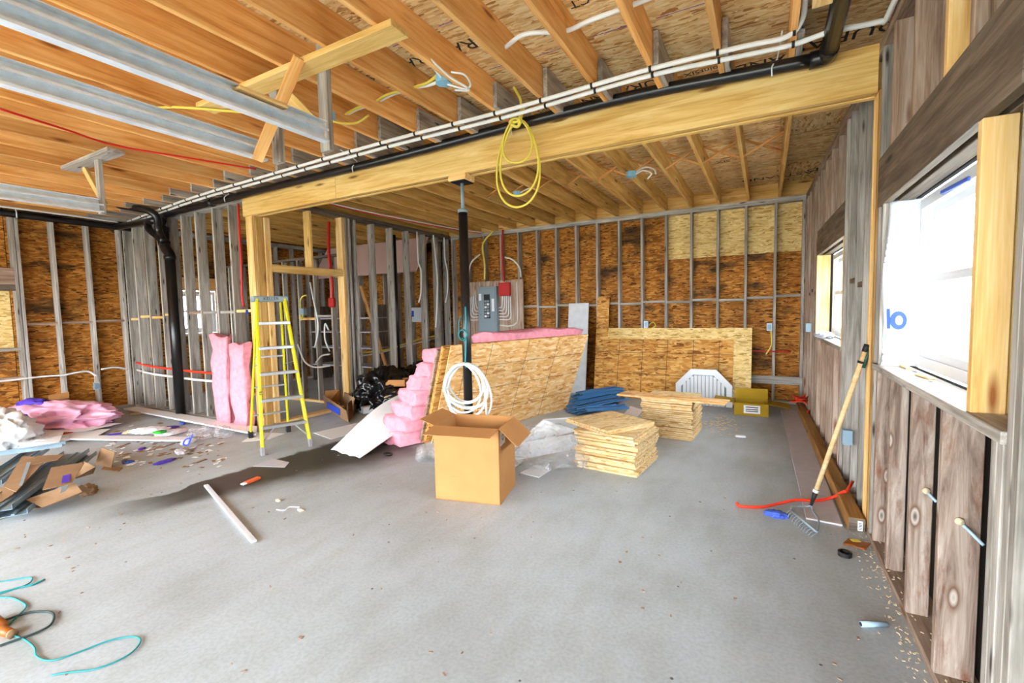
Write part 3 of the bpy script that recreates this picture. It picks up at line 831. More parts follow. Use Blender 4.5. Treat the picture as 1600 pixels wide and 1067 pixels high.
for x, zz in ((PL[0].x, ZE), (-6.6, 3.05)): tube('coupling', [(x - 0.035, PYB, zz), (x + 0.035, PYB, zz)], 0.053, M['abs'], dp, 14, 0)
for x in (0.02, -1.93, -3.85, -6.2): tube('hanger_wire', [(x, PYB - 0.05, 3.0), (x, PYB - 0.055, 3.06), (x + 0.03, PYB - 0.02, 3.12), (x + 0.05, PYB - 0.25, 3.17)], 0.005, M['galv'], dp, 6, 4)
lp = thing('drain_pipe', 'black drain pipe running under the joists along the left wall', 'pipe', (-9.36, 1.5, 3.0))
tube('pipe', [(-9.38, YF + 0.1, 3.05), (-9.38, 3.45, 3.02), (-9.34, 3.58, 3.015), (-9.22, 3.63, 3.01), (-8.05, 3.63, 2.985)], 0.05, M['abs'], lp, 14, 5)
tube('hanger_wire', [(-9.32, 2.46, 2.97), (-9.315, 2.46, 3.05), (-9.35, 2.46, 3.10)], 0.008, M['galv'], lp, 6, 3)
stk = thing('stack_pipe', 'thick black vertical stack pipe standing against the partition studs', 'pipe', (-7.95, 3.66, 0))
SX, SY = -7.84, 3.665
tube('pipe', [(SX, SY, 0.0), (SX, SY, 2.43)], 0.068, M['abs'], stk, 18, 0)
tube('offset_bend', [(SX, SY, 2.38), (SX, SY, 2.46), (SX - 0.10, SY, 2.56), (SX - 0.13, SY, 2.62), (SX - 0.13, SY, 2.70)], 0.070, M['abs'], stk, 16, 4)
tube('wye_branch', [(SX - 0.13, SY, 2.66), (SX - 0.13, SY, 2.82), (SX - 0.20, SY, 2.90), (SX - 0.15, SY, 3.0)], 0.066, M['abs'], stk, 16, 4)
tube('wye_branch', [(SX - 0.13, SY, 2.62), (SX - 0.26, SY - 0.02, 2.74), (SX - 0.45, SY - 0.04, 2.86), (SX - 0.50, SY - 0.04, 2.97)], 0.05, M['abs'], stk, 16, 4)
for z, dx in ((2.41, 0), (2.63, -0.13), (2.84, -0.13)): tube('coupling', [(SX + dx, SY, z - 0.03), (SX + dx, SY, z + 0.03)], 0.08, M['abs'], stk, 16, 0)
bp = thing('branch_pipe', 'short black branch pipe bending down from the far track end', 'pipe', (-7.5, 3.3, 2.9))
tube('pipe', [GY(186, 321, 3.30), GY(215, 326, 3.36), GY(236, 331, 3.44), GY(246, 342, 3.50), GY(248, 360, 3.54), GY(256, 378, 3.56)], 0.05, M['abs'], bp, 12, 5)

# ------------------------------------------------------------------ wiring on the ceiling
for i, (dy, z, lab) in enumerate(((0.0, 3.085, 'nearer of two white cable runs strapped under the joists'), (0.125, 3.08, 'farther of two white cable runs strapped under the joists'))):
    c = thing('white_cable_run', lab, 'cable', (-4.0, 3.37 + dy, z), 'twin white cable runs')
    px_ = ((200, 346), (300, 309), (400, 279), (600, 222), (800, 170), (1000, 112), (1160, 73), (1228, 58)) if i == 0 else ((200, 351), (300, 315), (400, 286), (600, 231), (800, 180), (1000, 122), (1160, 87), (1238, 70))
    pts = [GZ(p_, q_, z) for p_, q_ in px_]
    e_ = pts[-1]
    pts += [Vector((0.165, e_.y - 0.05, z + 0.05)), Vector((0.17, e_.y - 0.3, z + 0.09)), Vector((0.17, 2.0, z + 0.11))] if i == 0 else [GZ(1297, 50, z), GZ(1372, 34, z), Vector((0.577, GZ(1380, 28, z).y - 0.05, z + 0.005)), Vector((0.578, 2.2, z + 0.01))]
    tube('cable', pts, 0.016, M['cablew'], c, 8, 6)
    P = smooth_path(pts, 12)
    for x in [JX[k] + T / 2 for k in range(0, 23)]:
        q = min(P, key=lambda p: abs(p.x - x) + (10 if p.y < 3.2 else 0))
        tube('strap', [(x - 0.008, q.y, q.z), (x + 0.008, q.y, q.z)], 0.021, M['black'], c, 8, 0)
LWC = thing('white_cable_run', 'white cable run beside the black pipe above the left wall', 'cable', (-9.2, 2.5, 3.08))
tube('cable', [(-9.22, YF + 0.2, 3.085), (-9.22, 2.6, 3.085), (-9.23, 3.3, 3.08), (-9.25, 3.62, 3.08)], 0.014, M['cablew'], LWC, 8, 4)

def bent(name, label, pts, r, mat, cat='cable', group=None, parent=None, n=6):
    return tag(tube(name, pts, r, mat, parent, 7, n), label, cat, group)
# cables drilled through the joists
zc = ZJ + 0.10
pts = []
for k in range(8): pts += [(JX[k] + 0.02, 2.72 + 0.03 * (k % 2), zc), (JX[k] - 0.2, 2.70 + 0.05 * math.sin(k * 1.7), zc + 0.03 * math.sin(k * 2.1))]
bent('through_cable', 'white cable threaded through holes in the nearest joists', [(0.45, 2.62, zc + 0.03)] + pts[:9], 0.014, M['cablew'])
bent('through_cable', 'white cable passing through the joists past the blue junction box', [(-1.95, 2.78, zc), (-2.15, 2.80, zc - 0.03), (-2.37, 2.82, zc), (-2.6, 2.84, zc + 0.01), (-2.78, 2.86, zc), (-3.0, 2.88, zc + 0.01), (-3.2, 2.90, zc)], 0.012, M['cablew'])
bent('through_cable', 'yellow cable passing through the joists past the blue junction box', [(-1.93, 2.74, zc + 0.05), (-2.15, 2.77, zc - 0.02), (-2.37, 2.79, zc - 0.015), (-2.6, 2.8, zc), (-2.78, 2.82, zc - 0.015), (-3.0, 2.85, zc), (-3.2, 2.87, zc - 0.015)], 0.011, M['cabley'])
bent('through_cable', 'yellow cable drooping between joists above the middle track', [(-4.4, 1.93, ZJ + 0.06), (-4.1, 1.95, ZJ + 0.03), (-3.75, 1.97, ZJ - 0.045), (-3.4, 2.25, ZJ - 0.05), (-3.1, 2.35, ZJ + 0.02)], 0.010, M['cabley'])
pa = GZ(0, 170, ZJ - 0.02); pb = GZ(180, 227, ZJ - 0.02); pc = GZ(400, 264, ZJ - 0.02)
bent('red_cable', 'thin red cable stapled under the joists at upper left', [pa, (pa + pb) / 2 + Vector((0, 0.01, 0)), pb, (pb + pc) / 2 + Vector((0, 0.02, 0)), pc], 0.009, M['cabler'])
for k, (mat, lab, dx) in enumerate(((M['cabler'], 'red cable running along the joists towards the electrical panel', 0), (M['cablew'], 'white cable running beside the red one towards the electrical panel', 0.06))):
    bent('panel_feed_cable', lab, [(-5.45 + dx, 3.95, ZJ - 0.012), (-5.5 + dx, 5.0, ZJ - 0.015), (-5.42 + dx, 6.2, ZJ - 0.012), (-5.25 + dx, 7.3, ZJ - 0.015), (-5.05 + dx, 7.98, ZJ - 0.02)], 0.012, mat)

def jbox(label, c, r=0.05):
    t = thing('junction_box', label, 'junction box', Vector(c) - Vector((0, 0, 0.03)), 'ceiling junction boxes')
    n = 8
    V = [(c[0] + r * math.cos(2 * PI * (k + .5) / n), c[1] + r * math.sin(2 * PI * (k + .5) / n), c[2] + dz) for dz in (-0.03, 0.03) for k in range(n)]
    poly('box', V, [tuple(range(n - 1, -1, -1)), tuple(range(n, 2 * n))] + [(i, (i + 1) % n, (i + 1) % n + n, i + n) for i in range(n)], M['bluebox'], t)
    return t
j = jbox('blue octagon junction box with loose white cable near the crossboard', (-2.0, 2.72, ZJ + 0.03), 0.055)
tube('cable_tail', [(-1.98, 2.70, ZJ + 0.01), (-1.99, 2.55, ZJ + 0.07), (-1.95, 2.42, ZJ + 0.10), (-1.91, 2.46, ZJ + 0.03), (-1.87, 2.62, ZJ - 0.03), (-1.83, 2.75, ZJ - 0.05), (-1.86, 2.82, ZJ - 0.04), (-1.96, 2.80, ZJ - 0.02)], 0.008, M['cablew'], j, 6, 6)
tube('cable_tail', [(-1.98, 2.74, ZJ), (-1.88, 2.80, ZJ - 0.03), (-1.80, 2.76, ZJ - 0.04), (-1.78, 2.66, ZJ - 0.02), (-1.86, 2.62, ZJ)], 0.007, M['cablew'], j, 6, 6)
j = jbox('blue junction box with a yellow cable tail behind the hanger post', (-3.05, 2.62, ZJ - 0.03), 0.05)
tube('cable_tail', [(-3.05, 2.6, ZJ - 0.05), (-2.95, 2.62, ZJ - 0.10), (-2.8, 2.66, ZJ - 0.12), (-2.68, 2.68, ZJ - 0.08)], 0.008, M['cabley'], j, 6, 6)
j = jbox('grey junction box with white cable tails under the far joists', (-1.40, 5.55, ZJ - 0.03), 0.06)
tube('cable_tail', [(-1.38, 5.55, ZJ - 0.05), (-1.25, 5.50, ZJ - 0.02), (-1.15, 5.46, ZJ - 0.08), (-1.2, 5.5, ZJ - 0.12)], 0.009, M['cablew'], j, 6, 6)
tube('cable_tail', [(-1.38, 5.56, ZJ - 0.03), (-1.26, 5.56, ZJ + 0.03), (-1.15, 5.58, ZJ), (-1.12, 5.56, ZJ - 0.07)], 0.009, M['cablew'], j, 6, 6)
j = jbox('small junction box under the joists left of the yellow coil', (-2.95, 5.6, ZJ - 0.03), 0.055)
tube('cable_tail', [(-2.93, 5.6, ZJ - 0.03), (-2.8, 5.62, ZJ + 0.02), (-2.7, 5.65, ZJ + 0.05)], 0.009, M['cablew'], j, 6, 4)

# yellow coil hung from the joists in front of the beam
yc = thing('yellow_cable_coil', 'coil of yellow electrical cable hanging in front of the beam', 'cable coil', (-1.84, 3.52, 2.4))
cy = 3.535
for k, (cx, top, wid, hgt, ph) in enumerate(((-1.85, 3.10, 0.19, 0.72, 0.0), (-1.83, 3.09, 0.165, 0.62, 0.12), (-1.84, 3.10, 0.125, 0.36, -0.1))):
    P = []
    for i in range(22):
        a = 2 * PI * i / 22
        w = wid * (0.75 + 0.25 * math.cos(a + PI)) if False else wid * (1 - 0.28 * math.cos(a))
        P.append((cx + w * math.sin(a + ph * 0.3), cy - 0.012 * k + 0.02 * math.sin(a), top - hgt * (1 - math.cos(a)) / 2))
    tube('loop', P, 0.0095, M['cabley'], yc, 8, 3, closed=True)
tube('lead', [(-1.87, cy - 0.03, 3.08), (-1.82, cy - 0.04, 3.07), (-1.79, cy - 0.05, 3.12), (-1.78, cy - 0.06, 3.22), (-1.80, cy - 0.14, 3.30)], 0.0115, M['cabley'], yc, 8, 5)
tube('lead', [(-1.83, cy - 0.03, 3.06), (-1.80, cy - 0.03, 3.08), (-1.76, cy - 0.04, 3.18)], 0.0115, M['cabley'], yc, 8, 5)
tube('knot', [(-1.90, cy - 0.03, 3.07), (-1.85, cy - 0.05, 3.10), (-1.80, cy - 0.04, 3.07), (-1.84, cy - 0.01, 3.04)], 0.013, M['cabley'], yc, 8, 5, closed=True)

# white coil and teal string on the steel post
wcl = thing('white_cable_coil', 'coil of white tubing hung on the black steel post behind the box', 'cable coil', (-2.5, 3.66, 0.45))
for k in range(8):
    rx, rz_ = 0.20 + 0.018 * (k % 4), 0.19 + 0.024 * ((k * 3) % 5)
    cx, cz = -2.535 + 0.02 * ((k * 5) % 4 - 1.5), 1.0 - rz_
    yy = 3.70 - 0.012 * k
    P = [(cx + rx * math.sin(2 * PI * i / 26) * (1 - 0.1 * math.cos(2 * PI * i / 26)), yy + 0.012 * math.sin(4 * PI * i / 26 + k), cz + rz_ * math.cos(2 * PI * i / 26)) for i in range(26)]
    tube('loop', P, 0.0105, M['cablew'], wcl, 8, 2, closed=True)
tube('tail', [(-2.31, 3.64, 0.78), (-2.29, 3.63, 0.66), (-2.285, 3.63, 0.52)], 0.0105, M['cablew'], wcl, 8, 4)
tube('tail', [(-2.72, 3.63, 0.72), (-2.70, 3.62, 0.6), (-2.665, 3.62, 0.50)], 0.0105, M['cablew'], wcl, 8, 4)
ts = thing('teal_string', 'teal string tied around the black steel post above the white coil', 'string', (-2.58, 3.71, 1.0))
tube('string', [(-2.55, 3.715, 1.55), (-2.545, 3.71, 1.40), (-2.55, 3.71, 1.2), (-2.545, 3.68, 1.02), (-2.53, 3.66, 0.96)], 0.007, M['teal'], ts, 6, 5)
tube('string', [(-2.60, 3.71, 1.46), (-2.635, 3.72, 1.40), (-2.625, 3.71, 1.26), (-2.58, 3.705, 1.24)], 0.005, M['teal'], ts, 6, 5)
tube('knot', [(-2.63, 3.70, 1.28), (-2.58, 3.69, 1.33), (-2.53, 3.70, 1.28), (-2.58, 3.69, 1.22)], 0.006, M['teal'], ts, 6, 5, closed=True)

# ------------------------------------------------------------------ step ladder
FL, FR = Vector((-4.75, 2.98, 0)), Vector((-4.56, 3.43, 0))
dd = (FR - FL).normalized(); bb = Vector((-dd.y, dd.x, 0)); ZZ = Vector((0, 0, 1))
mid = (FL + FR) / 2
lad = thing('step_ladder', 'yellow fibreglass step ladder with aluminium steps', 'ladder', mid + bb * 0.4)
H = 1.70
topc = mid + bb * 0.45 + ZZ * H
def lrail(name, a, b, w=0.07, t=0.028, mat=None):
    return bar(name, a, b, w, t, mat or M['lyel'], lad, up=dd, bev=0.004)
ft = {}
for s_, base in ((-1, FL), (1, FR)):
    a = base + ZZ * 0.05; b = topc + dd * (0.145 * s_) - bb * 0.03
    r_ = lrail('front_rail', a, b); ft[s_] = (a, b)
    bar('rubber_foot', base + ZZ * 0.0, base + ZZ * 0.07 + (b - a).normalized() * 0.02, 0.08, 0.036, M['alu'], r_, up=dd)
rear = {}
for s_ in (-1, 1):
    a = mid + bb * 0.90 + dd * (0.215 * s_) + ZZ * 0.03; b = topc + dd * (0.125 * s_) + bb * 0.07 - ZZ * 0.02
    r_ = lrail('rear_rail', a, b, 0.045, 0.022); rear[s_] = (a, b)
    bar('rubber_foot', a - ZZ * 0.03, a + ZZ * 0.05, 0.075, 0.05, M['black'], r_, up=dd)
for z in (0.285, 0.57, 0.855, 1.14, 1.42):
    t = (z - 0.05) / (H - 0.05)
    p, q = (ft[s_][0].lerp(ft[s_][1], t) for s_ in (-1, 1))
    bar('step', p, q, 0.085 if z < 1.4 else 0.2, 0.032, M['alu'], lad)
    if z < 0.3:
        for s_, e in ((-1, p), (1, q)):
            bar('knee_brace', e.lerp(q if s_ < 0 else p, 0.28) - ZZ * 0.01, ft[s_][0].lerp(ft[s_][1], 0.04) + bb * 0.01, 0.02, 0.012, M['alu'], lad)
for z in (0.26, 0.62, 1.0):
    t = z / (H - 0.02)
    p, q = (rear[s_][0].lerp(rear[s_][1], t) for s_ in (-1, 1))
    bar('rear_brace', p, q, 0.03, 0.02, M['alu'], lad)
for s_ in (-1, 1):
    p = ft[s_][0].lerp(ft[s_][1], 0.56); q = rear[s_][0].lerp(rear[s_][1], 0.53)
    bar('spreader', p, q, 0.02, 0.006, M['steelg'], lad)
capm = Matrix.Translation(topc + bb * 0.02) @ Matrix((dd, bb, ZZ)).transposed().to_4x4()
cap = place(bpy.data.objects.new('top_cap', box_mesh(0.38, 0.17, 0.065, M['steelg'], 0.012)), capm, lad)
text_obj('lettering', 'KELLER', 0.05, facing(topc - bb * 0.066, dd, -bb), M['ink'], cap)
text_obj('lettering', 'KELLER', 0.045, facing(FL.lerp(ft[-1][1], 0.36) - bb * 0.041 + Vector((0, 0, 0.0)), ft[-1][1] - FL, -bb), M['ink'], lad)
board('label', *(sorted([0, 0]) and ((topc.x - 0.16, topc.y - 0.20, 1.53), (topc.x - 0.158, topc.y - 0.17, 1.58))), M['bluep'], lad, 0)

# ------------------------------------------------------------------ open carton
def carton(name, label, P0, e, w, d, h, flaps, mat, cat='box', t=0.005):
    """P0 front-left base corner, e direction of the front edge; flaps: side -> (length, angle above outward horizontal)"""
    e = Vector((*e, 0)).normalized(); g = Vector((-e.y, e.x, 0)); P0 = Vector((*P0, 0))
    c = thing(name, label, cat, P0 + e * w / 2 + g * d / 2)
    cs = {'front': (P0, e, w, -g), 'right': (P0 + e * w, g, d, e), 'back': (P0 + e * w + g * d, -e, w, g), 'left': (P0 + g * d, -g, d, -e)}
    poly('base', *box_geo(P0 + e * w / 2 + g * d / 2 + ZZ * 0.004, e * w / 2, g * d / 2, ZZ * 0.003), mat, c)
    for k, (o, u, L, out) in cs.items():
        wl_ = poly('side', *box_geo(o + u * L / 2 + ZZ * h / 2 - out * t / 2, u * (L / 2), ZZ * (h / 2), out * (t / 2)), mat, c)
        if k in flaps:
            fl_, ang = flaps[k]
            dirn = out * math.cos(ang) + ZZ * math.sin(ang)
            nn = ZZ * math.cos(ang) - out * math.sin(ang)
            poly('flap', *box_geo(o + u * L / 2 + ZZ * h + dirn * fl_ / 2, u * (L / 2 - 0.004), dirn * (fl_ / 2), nn * (t / 2)), mat, wl_)
    return c, cs
cb, cs = carton('cardboard_box', 'tall open cardboard box standing on bare concrete in the foreground', (-2.31, 2.87), (0.53, 0.115), 0.545, 0.43, 0.60,
                {'front': (0.20, R(-6)), 'left': (0.13, R(20)), 'right': (0.20, R(-42)), 'back': (0.20, R(-60))}, M['card'])
o, u, L, out = cs['right']
poly('shipping_label', *box_geo(o + u * 0.10 + ZZ * 0.51 + out * 0.001, u * 0.06, ZZ * 0.055, out * 0.001), M['paper'], cb)
text_obj('lettering', 'O', 0.07, facing(o + u * 0.10 + ZZ * 0.51 + out * 0.0025, u, out), M['ink'], cb)
o, u, L, out = cs['front']
for k in range(4): poly('faint_print', *box_geo(o + u * (0.15 + 0.018 * k) + ZZ * (0.198 + 0.002 * (k % 2)) + out * 0.0006, u * 0.006, ZZ * 0.0025, out * 0.0005), M['cardd'], cb)

# ------------------------------------------------------------------ stacks of cut squares
ORD = ['topmost', 'second', 'third', 'fourth', 'fifth', 'sixth', 'seventh', 'eighth', 'ninth', 'tenth', 'eleventh', 'twelfth', 'thirteenth', 'fourteenth', 'fifteenth', 'sixteenth', 'seventeenth', 'eighteenth', 'nineteenth', 'twentieth', 'twenty-first', 'twenty-second']
def square_stack(name, where, group, c, size, n, t, yaw, jit, gap=0.0015, seed=3):
    rnd = random.Random(seed)
    z = 0.0
    me = box_mesh(size[0], size[1], t, M['osb_cut'], 0.0015)
    for k in range(n):
        o = bpy.data.objects.new(name, me)
        dx, dy, da = rnd.uniform(-jit, jit), rnd.uniform(-jit, jit), rnd.uniform(-1, 1) * jit * 0.9
        place(o, Matrix.Translation((c[0] + dx, c[1] + dy, z + t / 2)) @ Matrix.Rotation(yaw + da, 4, 'Z'))
        i = n - 1 - k
        lab = f'cut strand board square in the {where}, ' + ('lowest of the pile' if k == 0 else f'{ORD[i]} ' + ('of the squared pile' if i == 0 else 'from the top of the squared pile'))
        tag(o, lab, 'board', group)
        z += t + gap
    return z
zt = square_stack('osb_square', 'nearer stack', 'cut squares in the nearer stack', (-1.245, 4.33), (0.585, 0.60), 16, 0.0195, R(-6), 0.022, gap=0.0035, seed=5)
for k in range(2):
    o = bpy.data.objects.new('osb_square', box_mesh(0.60, 0.60, 0.021, M['osb_cut'], 0.0015))
    place(o, Matrix.Translation((-1.34 + 0.012 * k, 4.38 - 0.01 * k, zt + 0.0075 + 0.0235 * k)) @ Matrix.Rotation(R(58 + 1.5 * k), 4, 'Z'))
    tag(o, ('lower' if k == 0 else 'upper') + ' of two turned squares lying askew on the nearer board stack', 'board', 'cut squares in the nearer stack')
zt2 = square_stack('osb_square', 'farther stack', 'cut squares in the farther stack', (-0.965, 5.70), (0.57, 0.57), 20, 0.019, R(-3), 0.014, gap=0.0035, seed=9)
a, b = GZ(970, 614, zt2 + 0.015), GZ(1137, 629, zt2 + 0.015)
pl_ = bar('osb_plank', a, b, 0.26, 0.018, M['osb_sheet']); tag(pl_, 'long narrow strand board plank lying across the farther stack', 'board')

# ------------------------------------------------------------------ leaning sheet, boards and insulation batts around the post
U = Vector((0.291, 0.957, 0)); Nn = Vector((0.957, -0.291, 0))
BL = Vector((-3.33, 4.10, 0)); LEAN = 0.356
UP = ZZ * math.cos(LEAN) + Nn * math.sin(LEAN); FN = Nn * math.cos(LEAN) - ZZ * math.sin(LEAN)
def leaning(name, s0, s1, w, off, t, mat, z=0.005):
    p = BL - Nn * off + ZZ * z
    return slab(name, [p + U * s0, p + U * s1, p + U * s1 + UP * w, p + U * s0 + UP * w], t, mat)
sh = tag(leaning('osb_sheet', 0.0, 2.44, 1.21, 0.0, 0.015, M['osb_sheet']), 'large strand board sheet leaning at the black post beside the pink insulation', 'board')
for z in (0.30, 0.61, 0.92):
    p = BL + UP * z + FN * 0.0012 + ZZ * 0.005
    slab('nailing_line', [p + U * 0.02 - UP * 0.002, p + U * 2.42 - UP * 0.002, p + U * 2.42 + UP * 0.002, p + U * 0.02 + UP * 0.002], 0.001, M['ink'], sh)
for s in (0.25, 0.6, 1.22, 1.8):
    p = BL + U * s + FN * 0.0012 + ZZ * 0.005
    slab('nailing_line', [p - U * 0.002, p + U * 0.002, p + U * 0.002 + UP * 1.2, p - U * 0.002 + UP * 1.2], 0.001, M['ink'], sh)
tag(leaning('weathered_board', -0.07, 2.2, 1.20, 0.03, 0.045, M['osb_mid']), 'weathered thick board standing right behind the large leaning sheet', 'board')
tag(leaning('weathered_board', -0.10, 2.1, 1.16, 0.085, 0.03, M['greyb']), 'grey-brown board wedged between leaning sheets and pink insulation', 'board')

def batt(name, label, c, ax, ay, az, seed, mat=None, nx=14, ny=8, nz=3, amp=0.035, sag=0.0):
    """lumpy quilted batt: centre, half-axis vectors"""
    c, ax, ay, az = Vector(c), Vector(ax), Vector(ay), Vector(az)
    bm = bmesh.new(); bmesh.ops.create_cube(bm, size=2.0)
    bmesh.ops.subdivide_edges(bm, edges=bm.edges[:], cuts=6, use_grid_fill=True)
    V = []
    for v in bm.verts:
        q = v.co.copy()
        k = 1 - 0.10 * (abs(q.x) ** 6 + abs(q.y) ** 6) * (abs(q.z))
        p = c + ax * q.x + ay * q.y + az * (q.z * k) + ZZ * (-sag * q.x * q.x)
        n1 = mnoise.fractal(p * 5 + Vector((seed, 0, 0)), 0.8, 2.0, 4); n2 = mnoise.fractal(p * 5 + Vector((0, seed + 9, 4)), 0.8, 2.0, 4)
        p += (ax.normalized() * n1 + ay.normalized() * n2 + az.normalized() * mnoise.noise(p * 7 + Vector((3, 1, seed)))) * amp
        V.append(p)
    F = [tuple(v.index for v in f.verts) for f in bm.faces]; bm.free()
    o = poly(name, V, F, mat or M['pink'], smooth=True)
    return tag(o, label, 'insulation', 'pink insulation batts behind the leaning sheet')
WORD = ['lowest', 'second lowest', 'third lowest', 'middle', 'third highest', 'second highest', 'highest']
for k in range(7):
    z = 0.085 + 0.155 * k
    s0 = -0.34 + 0.045 * k; L = 1.9
    w = 0.22 - 0.014 * k
    c = BL + U * (s0 + L / 2) - Nn * (0.145 + w) + Nn * (0.36 * z) + ZZ * z
    batt('insulation_batt', f'pink insulation batt in the pile left of the sheet, {WORD[k]} of the seven', c, U * (L / 2), Nn * w, ZZ * 0.092, k * 3.3, amp=0.05)
c = BL + U * 1.55 - Nn * 0.30 + Nn * 0.42 + ZZ * 1.17
batt('insulation_batt', 'rumpled pink insulation batt showing above the leaning sheet top edge', c, U * 0.85, Nn * 0.2, ZZ * 0.075, 55, amp=0.05)

# pink batts standing against the partition beside the ladder
for k, (x, w, h_, lab) in enumerate(((-6.58, 0.19, 1.22, 'left of two pink batts standing at the partition behind the ladder'), (-6.16, 0.15, 1.14, 'right of two pink batts standing at the partition behind the ladder'))):
    batt('insulation_batt', lab, (x, YP - 0.12, h_ / 2 + 0.02), (0, 0, h_ / 2), (w, 0, 0), (0, 0.055, 0), 70 + k, amp=0.06)

# ------------------------------------------------------------------ white underlay sheet sweeping down in front of the pile
A, B = GZ(517, 703) + ZZ * 0.006, GZ(562, 717) + ZZ * 0.006
Cc, Dd = GY(650, 605, 4.95), GY(632, 668, 4.05)
Cc.z, Dd.z = max(Cc.z, 0.3), max(Dd.z, 0.12)
def und(u, v):
    a = A.lerp(B, u); b = Cc.lerp(Dd, u)
    p = a.lerp(b, v)
    p.z = a.z + (b.z - a.z) * (v ** 1.5) + 0.16 * math.sin(PI * v) * (1 - 0.75 * u) + 0.012 * math.sin(9 * u + 4 * v)
    return p
tag(sheet('underlay_sheet', und, 14, 22, M['paper'], thick=0.004), 'large curved white underlay sheet sweeping up to the pink batts', 'sheet')
a, b = GZ(488, 678), GZ(575, 672)
def flatq(name, label, pts, z, t, mat, cat, group=None):
    o = slab(name, [GZ(x, y, z) for x, y in pts], t, mat)
    return tag(o, label, cat, group)
flatq('floor_sheet', 'flat pale grey paper sheet on the floor between ladder and white underlay', [(490, 676), (518, 686), (572, 671), (560, 660)], 0.006, 0.004, M['paper'], 'sheet')
flatq('floor_sheet', 'small pale paper sheet on the floor under the ladder', [(378, 690), (420, 686), (445, 677), (400, 675)], 0.006, 0.004, M['paper'], 'sheet')
flatq('floor_sheet', 'thin translucent paper scrap beyond the dark patch', [(395, 728), (445, 730), (452, 722), (425, 716)], 0.005, 0.003, M['drywall'], 'sheet')

# black rubbish bags by the closet partition
blob('rubbish_bag', (-5.32, 5.42, 0.0), (0.75, 0.95, 0.62), M['bag'], amp=0.35, sc=2.6, seed=2, sub=5, ridge=True)
tag(bpy.data.objects['rubbish_bag'], 'shiny black rubbish bag slumped nearest the door opening', 'bag', 'black rubbish bags')
tag(blob('rubbish_bag', (-5.05, 6.25, 0.0), (1.0, 1.0, 0.66), M['bag'], amp=0.35, sc=2.4, seed=6, sub=5, ridge=True), 'black rubbish bag behind the cardboard tray and pink batts', 'bag', 'black rubbish bags')
tag(blob('rubbish_bag', (-4.85, 5.25, 0.0), (0.85, 0.6, 0.34), M['bag'], amp=0.4, sc=3.0, seed=8, sub=5, ridge=True), 'flat black rubbish bag just behind the white underlay sheet', 'bag', 'black rubbish bags')
carton('cardboard_tray', 'shallow cardboard tray lying on the black rubbish bags', (0, 0), (0.9, 0.4), 0.30, 0.22, 0.10, {'front': (0.08, R(-70))}, M['card'])
tr = bpy.data.objects['cardboard_tray']; pos = GY(634, 600, 5.35)
tr.location = pos - Vector((0.16, 0.0, 0.03)); WM[tr.name] = Matrix.Translation(tr.location)
tag(bar('lumber_offcut', GY(601, 622, 5.0), GY(622, 610, 5.2), 0.035, 0.03, M['beam']), 'short lumber offcut poking from the black rubbish bags', 'offcut')
tag(bar('white_tile_box', GZ(563, 640, 0.06), GZ(590, 636, 0.06), 0.25, 0.10, M['paper']), 'low stack of white sheets at the foot of the black bags', 'sheets')
# crushed carton with a blue print near the door opening
cc = thing('crushed_carton', 'crushed brown carton with a blue print near the door opening', 'box', GZ(530, 655))
base = GZ(530, 656)
for i, (p, q, h_, mt) in enumerate((((508, 638), (545, 660), 0.22, 'cardd'), ((545, 660), (552, 648), 0.26, 'cardd'), ((508, 636), (530, 632), 0.26, 'card'), ((530, 632), (552, 648), 0.24, 'cardd'))):
    a, b = GZ(*p), GZ(*q)
    v = [a, b, b + ZZ * h_ * (0.8 + 0.1 * i) + Vector((0.03 * i, -0.04, 0)), a + ZZ * h_ + Vector((-0.03, 0.02 * i, 0))]
    slab('side', v, 0.006, M[mt], cc)
a, b = GZ(510, 641), GZ(543, 660)
slab('blue_print', [a.lerp(b, 0.1) + Vector((0.01, -0.02, 0.05)), a.lerp(b, 0.7) + Vector((0.01, -0.02, 0.05)), a.lerp(b, 0.7) + Vector((0.02, -0.035, 0.15)), a.lerp(b, 0.1) + Vector((0.0, -0.03, 0.16))], 0.003, M['bluep'], cc)

# ------------------------------------------------------------------ things between the sheet and the stacks
def slopeq(name, label, pts, t, mat, cat, group):
    return tag(slab(name, [GZ(x, y, z) for x, y, z in pts], t, mat), label, cat, group)
slopeq('siding_sheet', 'upper white sheet metal panel lying right of the cardboard box', [(800, 700, 0.16), (905, 672, 0.16), (912, 652, 0.34), (850, 656, 0.34)], 0.012, M['sheetw'], 'panel', 'white sheet metal panels')
slopeq('siding_sheet', 'lower white sheet metal panel under the clear plastic film', [(792, 722, 0.04), (905, 700, 0.04), (912, 676, 0.20), (820, 690, 0.20)], 0.012, M['sheetw'], 'panel', 'white sheet metal panels')
flatq('siding_sheet', 'small white sheet end on the floor in front of the clear film', [(813, 738), (842, 745), (862, 732), (838, 726)], 0.015, 0.01, M['sheetw'], 'panel', 'white sheet metal panels')
flatq('siding_sheet', 'white strip on the floor just right of the box corner', [(792, 735), (800, 732), (818, 719), (808, 716)], 0.02, 0.01, M['sheetw'], 'panel', 'white sheet metal panels')
flatq('siding_sheet', 'white strip showing between the two board stacks', [(968, 655), (985, 662), (1004, 640), (985, 634)], 0.10, 0.012, M['sheetw'], 'panel', 'white sheet metal panels')
c = GZ(852, 738)
tag(blob('plastic_film', (c.x - 0.05, c.y + 0.22, 0.02), (0.72, 0.5, 0.34), M['film'], amp=0.38, sc=2.0, seed=4, sub=5, ridge=True, rz=0.3), 'crumpled clear plastic film between the box and the nearer stack', 'plastic film')
c = GZ(665, 722)
tag(blob('plastic_film', (c.x, c.y + 0.1, 0.0), (0.28, 0.3, 0.17), M['film'], amp=0.38, sc=2.0, seed=14, sub=4, ridge=True), 'crumpled grey-white plastic left of the cardboard box', 'plastic film')
c = GZ(612, 692)
